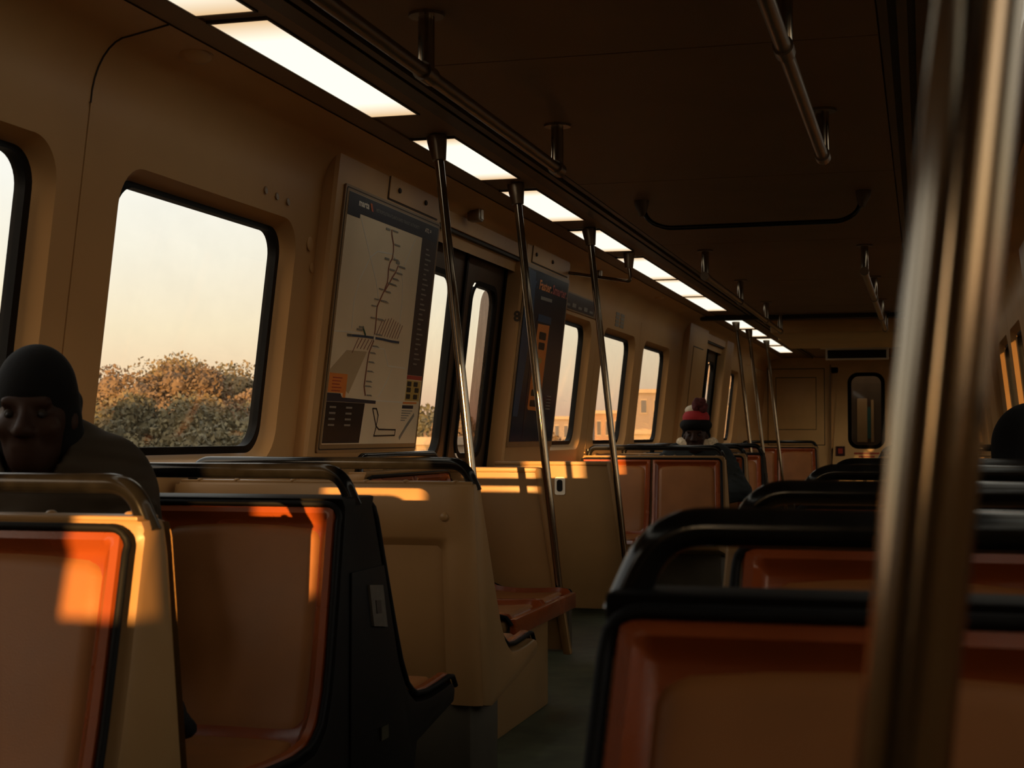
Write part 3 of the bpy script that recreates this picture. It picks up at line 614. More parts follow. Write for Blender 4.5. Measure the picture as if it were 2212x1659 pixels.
partk('advert_lines', 'ink_grey', sh, lambda b: quad(b, [(7.86, 1.845), (8.11, 1.848), (8.11, 1.866), (7.86, 1.863)], OF, XP), *[(lambda b, k=k: quad(b, [(8.23, 1.32-k*0.018), (8.33, 1.32-k*0.018), (8.33, 1.326-k*0.018), (8.23, 1.326-k*0.018)], OF, XP)) for k in range(5)])
# small dark card above the third window
cd = thing('header_card', 'dark card in a tan holder above the window beyond the advert', 'sign', onw(8.95, 1.86, x0=1.42))
part('card_holder', 'frame_tan', cd, lambda b: wplate(b, 8.54, 9.60, 1.862, 1.972, 0.0, 0.006, 1.42))
cs = part('card', 'ink_side', cd, lambda b: wplate(b, 8.56, 9.44, 1.872, 1.962, 0.006, 0.008, 1.42))
partk('card_lines', 'ink_grey', cs, *[(lambda b, k=k: quad(b, [(8.66+0.16*k, 1.885), (8.76+0.16*k, 1.885), (8.76+0.16*k, 1.90+0.01*(k % 2)), (8.66+0.16*k, 1.90+0.01*(k % 2))], 0.0082, 1.42)) for k in range(5)])
# grey notice above the fourth window
nt_ = thing('wall_notice', 'small grey two-column notice on the wall above a far window', 'sticker', onw(10.3, 1.86, x0=1.42))
partk('notice_cell', 'ink_grey', nt_, *[(lambda b, k=k, j=j: wplate(b, 10.17+0.17*j, 10.30+0.17*j, 1.865+k*0.026, 1.886+k*0.026, 0.0, 0.002, 1.42)) for k in range(4) for j in range(2)])
# number on the pocket face beside the door
V, F = text_geo('8', 0.075, 0.003)
tag(MB().add([(-1.293-0.035+v[0], 7.4985, 1.70+v[1]) for v in V], F).build('number_sticker', 'grille', None, fix=False), 'dark figure 8 on the door pocket edge', 'sticker')
# buttons and caps on the near wall
for (y, z, k) in ((4.44, 1.903, 'first'), (4.53, 1.897, 'second'), (4.62, 1.892, 'third')):
    c = Vector(onw(y, z, 0, 1.42)); q = MB().tube([c, c+Vector((0.004, 0, 0.0005)), c+Vector((0.005, 0, 0.0005))], [0.013, 0.013, 0.009], 10)
    tag(q.build('wall_plug', 'frame_tan', None), 'small round wall plug above the big window, %s from the left' % k, 'plug', 'plugs above the big window')
for (y, z, r, k) in ((4.84, 1.776, 0.026, 'larger round cap'), (4.88, 1.696, 0.018, 'smaller round cap')):
    c = Vector(onw(y, z, 0, 1.42)); q = MB().tube([c, c+Vector((0.003, 0, 0)), c+Vector((0.005, 0, 0))], [r, r, r*0.75], 16)
    tag(q.build('screw_cap', 'wall_tan', None), '%s on the wall left of the transit map' % k, 'cap', 'caps beside the map')
for y, x, lab in ((3.635, -1.165, 'small dome speaker in the dark cove above the big window'), (11.0, -1.165, 'small dome speaker in the cove far down the car')):
    t = thing('dome_speaker', lab, 'speaker', (x, y, 2.14), 'cove speakers')
    part('dome', 'wall_tan', t, lambda b: b.ball((x, y, 2.145), (0.042, 0.075, 0.028), 16, 8))
    part('rim', 'frame_tan', t, lambda b: b.tube([(x+0.045*math.cos(a_*math.pi/12), y+0.08*math.sin(a_*math.pi/12), 2.146) for a_ in range(25)], 0.005, 6, caps=False))
for y, lab in ((6.45, 'small dark box on the door header behind the first pole'), (9.05, 'small pale lamp on the wall behind the third pole')):
    t = thing('door_indicator', lab, 'indicator', onw(y, 2.1, 0.03, 1.37), 'door indicators')
    part('housing', 'steel_dull', t, lambda b: b.box((-1.25, y-0.035, 2.075), (-1.19, y+0.035, 2.14)), bevel=0.01)
    part('lens', 'ink_white', t, lambda b: b.box((-1.19, y-0.018, 2.085), (-1.185, y+0.018, 2.128)))

# ------------------------------------------------------------------ seats
SW = 0.93; TILT = 0.06
PROF = [(0.0, 0.944), (-0.03, 0.85), (-0.063, 0.745), (-0.097, 0.64), (-0.127, 0.56), (-0.165, 0.50), (-0.215, 0.472), (-0.30, 0.464), (-0.42, 0.468), (-0.495, 0.474), (-0.522, 0.462), (-0.53, 0.440)]
_arc = [0.0]
for (p, q) in zip(PROF[:-1], PROF[1:]): _arc.append(_arc[-1]+math.hypot(q[0]-p[0], q[1]-p[1]))
SL = _arc[-1]; S_CREASE = _arc[5]+0.02
def prof_at(s):
    s = max(0, min(SL-1e-6, s)); i = max(k for k in range(len(_arc)-1) if _arc[k] <= s)
    t = (s-_arc[i])/(_arc[i+1]-_arc[i]); p, q = PROF[i], PROF[i+1]
    ta = Vector((q[0]-p[0], q[1]-p[1])).normalized()
    if t < 0.5 and i > 0: o_ = PROF[i-1]; tb = Vector((p[0]-o_[0], p[1]-o_[1])).normalized(); ta = (ta*(0.5+t)+tb*(0.5-t)).normalized()
    if t >= 0.5 and i < len(PROF)-2: o_ = PROF[i+2]; tb = Vector((o_[0]-q[0], o_[1]-q[1])).normalized(); ta = (ta*(1.5-t)+tb*(t-0.5)).normalized()
    return p[0]+(q[0]-p[0])*t, p[1]+(q[1]-p[1])*t, ta.y, -ta.x      # y, z, normal
def hcurve(d):
    K_ = [(0, 0.0), (0.004, 0.008), (0.017, 0.010), (0.032, -0.008), (0.038, -0.012), (9, -0.012)]
    for (a, b) in zip(K_[:-1], K_[1:]):
        if d <= b[0]: return a[1]+(b[1]-a[1])*(d-a[0])/(b[0]-a[0])
def make_seat(kind, mir, name='passenger_bench', handle=True):
    """local frame: faces -Y, aisle end at x=0, runs to -x (or +x when mirrored)"""
    root = thing(name, '', 'seat', (0, 0, 0))
    D = 0.20; UI = {'cream': 0.020, 'dark': 0.008, 'black': 0.006}[kind]
    def X(u, z): return mir*(-u+TILT*(0.955-z)*(1-u/SW))
    shell_m = 'cream' if kind == 'cream' else 'black_shell'
    def off(n):      # profile pushed back behind the insert
        out = []
        for s in [SL*k/26 for k in range(27)]:
            y, z, ny, nz = prof_at(s); out.append((y-ny*n, z-nz*n))
        return out
    fr = off(0.018)
    if kind == 'black':
        poly = fr[::-1]+[(0.0, 0.962), (D, 0.962)]+[(D-y, z) for y, z in fr]+[(D+0.50, 0.405), (D+0.20, 0.36), (D+0.10, 0.16), (-0.10, 0.16), (-0.20, 0.36), (-0.50, 0.405)]
    else:
        poly = fr[::-1]+[(0.005, 0.964), (0.085, 0.964), (0.095, 0.90), (0.105, 0.60), (0.115, 0.345), (0.03, 0.33), (-0.20, 0.36), (-0.50, 0.405)]
    b = MB(); n = len(poly)
    V = [(X(0.0, z), y, z) for y, z in poly]+[(X(SW, z), y, z) for y, z in poly]
    b.add(V, [tuple(range(n-1, -1, -1)), tuple(range(n, 2*n))]+[(i, (i+1) % n, n+(i+1) % n, n+i) for i in range(n)])
    shell = b.build('shell', shell_m, root, bevel=0.016 if kind == 'cream' else 0.008, smooth=40, local=True)
    yp0, yp1 = (-0.08, D+0.08) if kind == 'black' else (-0.16, 0.12)
    part('pedestal', 'plinth', root, lambda b: b.box((min(X(0.05, 0.1), X(SW, 0.1)), yp0, 0.0), (max(X(0.05, 0.1), X(SW, 0.1)), yp1, 0.37)), bevel=0.01, local=True)
    faces = [0] if kind != 'black' else [0, 1]
    for fc in faces:
        fy = (lambda y: y) if fc == 0 else (lambda y: D-y)
        for k in range(2):
            u0, u1 = k*SW/2+(UI+0.008 if k == 0 else 0.008), (k+1)*SW/2-(0.004 if k == 0 else 0.012); wb = u1-u0
            dd = [0, 0.004, 0.010, 0.017, 0.025, 0.032, 0.038]
            us = dd+[0.038+(wb-0.076)*j/4 for j in range(1, 4)]+[wb-d for d in dd[::-1]]
            ss = dd+[0.038+(SL-0.038)*j/22 for j in range(1, 23)]
            def P(u, s, h):
                y, z, ny, nz = prof_at(s); return (X(u0+u, z), fy(y+ny*h), z+nz*h)
            b = MB().grid(lambda u, s: P(u, s, hcurve(min(u, wb-u, s))), us, ss)
            ins = b.build('seat_insert', 'orange', root, smooth=50, local=True)
            for nm, sa, sb in (('back_cushion', 0.036, S_CREASE-0.008), ('seat_cushion', S_CREASE+0.010, SL-0.045)):
                ua, ub = 0.035, wb-0.035
                ee = [0, 0.006, 0.016, 0.030]
                gu = ee+[0.03+(ub-ua-0.06)*j/5 for j in range(1, 5)]+[ub-ua-e for e in ee[::-1]]
                gs = ee+[0.03+(sb-sa-0.06)*j/9 for j in range(1, 9)]+[sb-sa-e for e in ee[::-1]]
                def Q(u, s):
                    e = min(u, ub-ua-u, s, sb-sa-s); h = -0.013+0.008*min(1, e/0.016)
                    t = 2*u/(ub-ua)-1; arch = 0.012*t*t*max(0, 1-s/0.12) if nm == 'back_cushion' else 0.0
                    cu = max(0, 0.03-min(u, ub-ua-u)); cs_ = max(0, 0.03-min(s, sb-sa-s)); k_ = 0.3*min(cu, cs_)/0.03
                    uu = u+(cu*k_ if u < (ub-ua)/2 else -cu*k_); s2 = s+(cs_*k_ if s < (sb-sa)/2 else -cs_*k_)
                    return P(ua+uu, sa+s2+arch, h)
                MB().grid(Q, gu, gs).build(nm, 'cushion', ins, smooth=60, local=True)
        # black trim strip round the seat outline
        pth = [(X(UI, prof_at(s)[1]), fy(prof_at(s)[0]-0.004), prof_at(s)[1]) for s in [SL*(1-k/24) for k in range(24)]]
        pth += [(X(UI+0.03*(1-math.cos(R(a))), 0.922+0.028*math.sin(R(a))), fy(-0.007), 0.922+0.028*math.sin(R(a))) for a in (0, 22, 45, 67, 90)]
        pth += [(X(SW-0.03, 0.950), fy(-0.004), 0.950)]
        pth += [(X(SW-0.004, prof_at(s)[1]), fy(prof_at(s)[0]), prof_at(s)[1]) for s in [SL*k/24 for k in range(25)]]
        MB().tube(pth, 0.0070, 8).build('edge_trim', 'rubber', root, smooth=60, local=True)
    if kind == 'cream':
        # moulded back with a sunk field, a row of rivets along the top
        uu = [0.0, 0.02, 0.075, 0.085, 0.10, 0.115, 0.3, 0.5, 0.7, SW-0.115, SW-0.10, SW-0.085, SW-0.075, SW-0.02, SW]
        zz = [0.35, 0.5, 0.65, 0.76, 0.775, 0.79, 0.805, 0.815, 0.87, 0.93, 0.955]
        def BK(u, z):
            e = min(u-0.075, SW-0.075-u, 0.815-z); t = max(0, min(1, e/0.04)); t = t*t*(3-2*t)
            yb = 0.097+(0.93-z)*0.04 if z < 0.93 else 0.097-(z-0.93)*0.3
            ed = min(u, SW-u); yb -= 0.012*max(0, 1-ed/0.02)
            return (X(u, z), yb+0.018-0.030*t, z)
        pn = MB().grid(BK, uu, zz).build('back_panel', 'cream', root, smooth=60, local=True)
        part('rail_plate', 'cream', root, lambda b: b.box((min(X(0.012, 0.96), X(SW-0.01, 0.96)), 0.012, 0.958), (max(X(0.012, 0.96), X(SW-0.01, 0.96)), 0.082, 0.968)), local=True, bevel=0.003)
        for u in (0.06, 0.21, 0.33, 0.40, 0.56, 0.74, 0.86):
            MB().ball((X(u, 0.966), 0.074, 0.967), (0.010, 0.010, 0.006), 10, 6).build('rivet', 'cream', root, smooth=80, local=True)
        MB().ball((X(0.085, 0.87), 0.118, 0.87), (0.013, 0.008, 0.013), 12, 6).build('button', 'cream', root, smooth=80, local=True)
    elif kind == 'black':
        part('service_plate', 'plate_grey', root, lambda b: b.prism([(0.105, 0.765), (0.19, 0.757), (0.205, 0.66), (0.12, 0.672)], lambda y, z, o: (X(-0.006-o, z), y, z), 0.0, 0.006), local=True)
        part('socket', 'line_dark', root, lambda b: b.prism([(0.135, 0.728), (0.165, 0.726), (0.168, 0.695), (0.138, 0.698)], lambda y, z, o: (X(-0.012-o, z), y, z), 0.0, 0.002), local=True)
        part('bracket', 'steel', root, lambda b: b.box((min(X(-0.004, 0.43), X(-0.012, 0.43)), 0.13, 0.415), (max(X(-0.004, 0.43), X(-0.012, 0.43)), 0.175, 0.445)), local=True)
        part('side_hatch', 'black_shell', root, lambda b: b.prism([(0.02, 0.80), (0.22, 0.80), (0.36, 0.28), (-0.06, 0.28)], lambda y, z, o: (X(-0.001-o, z), y, z), 0.0, 0.005), local=True, bevel=0.002)
    if handle:
        hy = 0.05 if kind != 'black' else 0.09
        e0, e1 = 0.02, SW-0.03
        pth = bend([(X(e0-0.012, 0.94), hy, 0.94), (X(e0+0.02, 1.019), hy, 1.019), (X(e1-0.02, 1.019), hy, 1.019), (X(e1, 0.94), hy, 0.94)], 0.05, 8)
        MB().tube(pth, 0.0175, 14).build('grab_handle', 'handle_black', root, smooth=60, local=True)
        MB().tube([(X(SW*0.965, 0.95), hy, 0.95), (X(SW*0.965, 1.01), hy, 1.01)], 0.014, 10).build('handle_post', 'handle_black', root, smooth=60, local=True)
    return root
PROTO = {}
def seat(kind, side, y, away, label, group):
    """side -1 left / +1 right; away: faces away from the viewer"""
    mir = 1 if (side < 0) != away else -1
    key = (kind, mir)
    if key not in PROTO:
        PROTO[key] = make_seat(kind, mir); o = PROTO[key]
    else: o = copy_tree(PROTO[key])
    o.location = (side*0.475, y, 0); o.rotation_euler = (0, 0, math.pi if away else 0)
    tag(o, label, 'seat', group); ORG[o.name] = Vector(o.location)
    return o
GL, GR = 'double seats on the left of the aisle', 'double seats on the right of the aisle'
seat('cream', -1, 2.15, False, 'cream-edged orange double seat nearest the viewer on the left', GL)
seat('black', -1, 3.015, False, 'black-sided back-to-back orange seat holding the man in the black cap', GL)
seat('cream', -1, 4.09, True, 'cream moulded seat back with rivets facing away before the map poster', GL)
seat('cream', -1, 9.44, False, 'orange seat with cream rim in front of the pompom hat passenger', GL)
seat('cream', -1, 10.62, False, 'orange seat the pompom hat passenger sits on', GL)
seat('black', -1, 11.75, False, 'black-sided seat unit behind the pompom hat passenger', GL)
seat('cream', -1, 18.0, False, 'farthest orange seat, in front of the end wall cabinet', GL)
seat('dark', 1, 1.26, False, 'large orange seat closest to the viewer behind the blurred steel pole', GR)
seat('cream', 1, 2.08, False, 'orange seat right behind the closest right-hand seat', GR)
seat('black', 1, 3.24, False, 'black-sided back-to-back seat, third row on the right', GR)
seat('cream', 1, 4.28, True, 'seat facing away, fourth row on the right, holding the hooded passenger', GR)
seat('cream', 1, 9.44, False, 'right-hand seat beyond the middle door', GR)
seat('cream', 1, 10.62, False, 'right-hand seat far beyond the middle door', GR)
# side-facing bench before the door
bn = copy_tree(PROTO[('cream', 1)]) if ('cream', 1) in PROTO else make_seat('cream', 1)
bn.location = (-1.165, 5.895, 0); bn.rotation_euler = (0, 0, R(90)); bn.name = 'side_bench'
part('front_fascia', 'orange', bn, lambda b: b.box((-0.925, -0.545, 0.40), (-0.005, -0.52, 0.463)), local=True, bevel=0.008)
part('base_panel', 'cream', bn, lambda b: b.box((-0.94, -0.42, 0.0), (0.03, 0.1, 0.40)), local=True, bevel=0.01)
tag(bn, 'orange side-facing bench between the cream seat back and the door screen', 'seat'); ORG[bn.name] = Vector(bn.location)

# ------------------------------------------------------------------ draught screens beside the door
def screen(y, lab, plate):
    t = thing('draught_screen', lab, 'partition', (-1.1, y, 0.0), 'screens flanking the middle door')
    e = lambda z: -0.775+0.16*(0.966-z)
    part('panel', 'cream', t, lambda b: b.prism([(-1.42, 0.22), (e(0.22), 0.22), (e(0.95), 0.95), (-1.40, 0.95)], lambda x, z, yy: (x, yy, z), y-0.012, y+0.012), bevel=0.004)
    part('edge_rail', 'cream', t, lambda b: b.prism([(e(0.20)-0.035, 0.20), (e(0.20), 0.20), (e(0.966), 0.966), (e(0.966)-0.035, 0.966)], lambda x, z, yy: (x, yy, z), y-0.022, y+0.022), bevel=0.012)
    part('top_rail', 'cream', t, lambda b: b.box((-1.40, y-0.02, 0.945), (e(0.95)-0.02, y+0.02, 0.967)), bevel=0.008)
    part('foot', 'plinth', t, lambda b: b.box((-1.42, y-0.03, 0), (-1.0, y+0.03, 0.22)))
    if plate:
        part('latch_plate', 'ink_white', t, lambda b: b.prism(rrect(-1.078, -1.024, 0.795, 0.885, 0.01, 4), lambda x, z, yy: (x, yy, z), y-0.016, y-0.012))
        part('latch_slot', 'ink_black', t, lambda b: b.prism(rrect(-1.067, -1.037, 0.812, 0.872, 0.012, 4), lambda x, z, yy: (x, yy, z), y-0.018, y-0.0155))
screen(5.955, 'cream draught screen on the near side of the door, striped by sunlight', False)
screen(7.40, 'cream draught screen with a small black latch beyond the door', True)
screen(14.2, 'cream draught screen by the far door', False)

# ------------------------------------------------------------------ poles and rails
def pole(x_top, y, tilt, lab, z1=ZC, z0=0.0, r=0.0168, grp=None, collar=True):
    t = thing('grab_pole', lab, 'pole', (x_top+tilt*(z1-z0), y, z0), grp)
    X = lambda z: x_top+tilt*(z1-z)
    MB().tube([(X(z0), y, z0), (X(z1-0.02), y, z1-0.02)], r, 20).build('tube', 'steel', t, smooth=60)
    if collar: MB().tube([(X(z1), y, z1), (X(z1-0.012), y, z1-0.012), (X(z1-0.085), y, z1-0.085), (X(z1-0.088), y, z1-0.088)], [0.036, 0.036, 0.025, 0.019], 20).build('collar', 'steel_dull', t, smooth=40)
    MB().tube([(X(z0), y, z0), (X(z0+0.03), y, z0+0.03)], [0.034, 0.022], 16).build('foot_cup', 'steel_dull', t, smooth=40)
GP = 'steel poles along the left lamp strip'
pole(-0.895, 4.915, 0.110, z0=0.40, lab= 'slanted steel pole right of the transit map, sunlit near its foot', grp=GP)
pole(-0.890, 5.945, 0.110, z0=0.40, lab= 'slanted steel pole crossing the dark advert poster', grp=GP)
pole(-0.887, 7.34, 0.110, 'slanted steel pole on the door screen with the latch', grp=GP)
pole(-0.92, 13.74, 0.110, 'thin far steel pole, leftmost of the three beyond the ceiling rib', grp=GP)
pole(-0.92, 14.80, 0.110, 'thin far steel pole, middle of the three beyond the ceiling rib', grp=GP)
pole(-0.92, 16.5, 0.110, 'thin far steel pole, nearest the end wall', grp=GP)
pole(0.861, 0.60, -0.106, 'thick blurred steel pole in the right foreground', r=0.0182, collar=True)
# short grab hook under the lamp strip
hk = thing('grab_hook', 'short steel hook hanging from the lamp strip, running to the wall', 'grab bar', (-0.886, 8.40, 2.0))
MB().tube([(-0.886, 8.40, ZC), (-0.886, 8.40, ZC-0.085)], [0.034, 0.024], 16).build('collar', 'steel_dull', hk, smooth=40)
MB().tube(bend([(-0.886, 8.40, ZC-0.07), (-0.875, 8.40, 1.985), (-1.29, 8.46, 2.06)], 0.03), 0.010, 12).build('bar', 'steel', hk, smooth=60)
def hanger(par, x, y, zr):
    MB().tube([(x, y, ZC), (x, y, ZC-0.008)], [0.045, 0.045], 20).build('flange', 'steel_dull', par, smooth=40)
    MB().tube([(x, y, ZC), (x, y, zr)], 0.021, 16).build('hanger', 'steel', par, smooth=60)
    MB().tube([(x, y-0.035, zr), (x, y+0.035, zr)], 0.0245, 16).build('sleeve', 'steel_dull', par, smooth=50)
for s, sd in ((-1, 'left'), (1, 'right')):
    for (a, c, hs, wh) in ((-1.0, 4.86, (-0.9, 0.6, 2.05, 3.47, 4.84), 'near'), (8.35, 12.97, (8.37, 10.05, 11.75, 12.95), 'far')):
        rl = thing('ceiling_rail', '%s %s-hand ceiling grab rail on round hangers' % (wh, sd), 'grab rail', (s*0.44, a, 2.0), 'lengthwise ceiling rails')
        MB().tube([(s*0.44, a, 2.0), (s*0.44, c, 2.0)], 0.0185, 16).build('tube', 'steel_dull', rl, smooth=60)
        for y in hs: hanger(rl, s*0.44, y, 2.0)
cr = thing('cross_bar', 'thin dark grab bar across the ceiling between two cups', 'grab bar', (0.02, 6.5, 2.02))
MB().tube(bend([(-0.462, 6.52, ZC), (-0.44, 6.52, 2.06), (-0.36, 6.52, 2.022), (0.42, 6.5, 2.022), (0.485, 6.5, 2.06), (0.505, 6.5, ZC)], 0.05), 0.0105, 12).build('bar', 'handle_black', cr, smooth=60)
for x, y in ((-0.462, 6.52), (0.505, 6.5)):
    MB().tube([(x, y, ZC), (x, y, ZC-0.02), (x*0.985, y, ZC-0.07)], [0.034, 0.032, 0.014], 16).build('cup', 'strip_metal', cr, smooth=50)
# sign box hung from the ceiling before the end door
sb = thing('sign_box', 'black destination sign box in a tan frame before the end door', 'sign', (0, 17.8, 1.97))
part('frame', 'ink_white', sb, lambda b: b.box((-0.36, 17.8, 1.985), (0.36, 17.9, 2.125)), bevel=0.006)
part('display', 'ink_black', sb, lambda b: b.box((-0.335, 17.79, 2.003), (0.335, 17.8, 2.098)))
part('light_edge', 'ink_white', sb, lambda b: b.box((-0.42, 17.78, 2.118), (0.42, 17.9, 2.130)))
part('hanger', 'strip_metal', sb, lambda b: b.box((-0.3, 17.82, 2.125), (0.3, 17.88, ZC)))
# stickers on the end door
st = thing('warning_sticker', 'small dark red notice left of the end door window', 'sticker', (-0.33, 20.51, 0.83))
part('sheet', 'ink_plum', st, lambda b: b.box((-0.40, 20.512, 0.82), (-0.28, 20.519, 0.95)))
part('mark', 'ink_red', st, lambda b: b.box((-0.37, 20.509, 0.85), (-0.31, 20.512, 0.92)))
tag(part('door_strip_label', 'ink_red', None, lambda b: b.box((-0.16, 20.512, 0.845), (0.17, 20.519, 0.865)), lambda b: b.box((-0.10, 20.512, 0.80), (0.11, 20.519, 0.82))), 'red lettering strip under the end door window', 'sticker')

# ------------------------------------------------------------------ people: blended volumes meshed as one surface
def surface_nets(D, org, h):
    sx, sy, sz = D.shape; ins = D < 0
    c = np.zeros((sx-1, sy-1, sz-1), int)
    for i in (0, 1):
        for j in (0, 1):
            for k in (0, 1): c += ins[i:sx-1+i, j:sy-1+j, k:sz-1+k]
    act = (c > 0) & (c < 8); idx = -np.ones(act.shape, int); idx[act] = np.arange(act.sum())
    acc = np.zeros(act.shape+(3,)); cnt = np.zeros(act.shape)
    for ax in range(3):
        for o1 in (0, 1):
            for o2 in (0, 1):
                off = [0, 0, 0]; oth = [a for a in range(3) if a != ax]; off[oth[0]] = o1; off[oth[1]] = o2
                sl0 = tuple(slice(off[a], off[a]+act.shape[a]) for a in range(3)); of1 = list(off); of1[ax] += 1
                sl1 = tuple(slice(of1[a], of1[a]+act.shape[a]) for a in range(3))
                a_, b_ = D[sl0], D[sl1]; cr_ = ((a_ < 0) != (b_ < 0)) & act
                t = np.where(cr_, a_/np.where(cr_, a_-b_, 1), 0)
                for q in range(3): acc[..., q] += np.where(cr_, (t if q == ax else off[q]), 0)
                cnt += cr_
    P = np.argwhere(act)+acc[act]/cnt[act][:, None]; V = org+P*h
    F = []
    for ax in range(3):
        b1, b2 = [(1, 2), (2, 0), (0, 1)][ax]
        sl = [slice(1, n-1) for n in D.shape]; sl[ax] = slice(0, D.shape[ax]-1); sl0 = tuple(sl); s1 = list(sl); s1[ax] = slice(1, D.shape[ax]); s1 = tuple(s1)
        a_, b_ = D[sl0] < 0, D[s1] < 0; base = np.argwhere(a_ != b_); fl = a_[a_ != b_]
        base = base+np.array([0 if q == ax else 1 for q in range(3)])
        e1 = np.zeros(3, int); e1[b1] = 1; e2 = np.zeros(3, int); e2[b2] = 1
        g = lambda p: idx[p[:, 0], p[:, 1], p[:, 2]]
        Q = np.stack([g(base-e1-e2), g(base-e2), g(base), g(base-e1)], 1); Q[~fl] = Q[~fl][:, ::-1]; F.append(Q)
    return V, np.concatenate(F)
def blob(prims, h=0.009, pad=0.03, cuts=()):
    """prims: ('c',p,q,r0,r1,k) capsules and ('e',c,(rx,ry,rz),k) ellipsoids; cuts are subtracted"""
    lo = np.full(3, 1e9); hi = -lo
    def bb(p):
        if p[0] == 'c':
            A = np.array([p[1], p[2]]); r = max(p[3], p[4]); return A.min(0)-r, A.max(0)+r
        return np.array(p[1])-np.array(p[2]), np.array(p[1])+np.array(p[2])
    for p in prims: a, b = bb(p); lo = np.minimum(lo, a); hi = np.maximum(hi, b)
    lo -= pad; hi += pad; n = np.ceil((hi-lo)/h).astype(int)+1; D = np.full(n, 1.0)
    def dist(p, sl):
        ax = [lo[i]+h*np.arange(sl[i].start, sl[i].stop) for i in range(3)]; G = np.stack(np.meshgrid(*ax, indexing='ij'), -1)
        if p[0] == 'c':
            A, B = np.array(p[1], float), np.array(p[2], float); AB = B-A; t = np.clip(((G-A)@AB)/max(AB@AB, 1e-9), 0, 1)
            return np.linalg.norm(G-A-t[..., None]*AB, axis=-1)-(p[3]+(p[4]-p[3])*t)
        r = np.array(p[2]); q = (G-np.array(p[1]))/r; k0 = np.linalg.norm(q, axis=-1); k1 = np.linalg.norm(q/r, axis=-1)
        return k0*(k0-1)/np.maximum(k1, 1e-6)
    for grp, sub in ((prims, False), (cuts, True)):
        for p in grp:
            a, b = bb(p); k = p[-1]; m_ = 0.05
            sl = tuple(slice(max(0, int((a[i]-m_-lo[i])/h)), min(n[i], int((b[i]+m_-lo[i])/h)+2)) for i in range(3))
            d = dist(p, sl); o_ = D[sl]
            if sub: d2 = -d; hh = np.clip(0.5-0.5*(o_-d2)/k, 0, 1); D[sl] = o_*(1-hh)+d2*hh+k*hh*(1-hh)
            else: hh = np.clip(0.5+0.5*(o_-d)/k, 0, 1); D[sl] = o_*(1-hh)+d*hh-k*hh*(1-hh)
    return surface_nets(D, lo, h)
def blob_obj(name, m, prims, xf, parent=None, h=0.009, cuts=(), off=None):
    V, F = blob(prims, h, cuts=cuts)
    V = [xf(*v) for v in V]
    o_ = Vector(off)
    me = bpy.data.meshes.new(name); me.from_pydata([(v[0]-o_.x, v[1]-o_.y, v[2]-o_.z) for v in V], [], F.tolist()); me.materials.append(MATS[m])
    for p in me.polygons: p.use_smooth = True
    o = bpy.data.objects.new(name, me); C.objects.link(o)
    if parent is None: o.location = o_
    else: o.parent = parent
    ORG[o.name] = o_
    return o
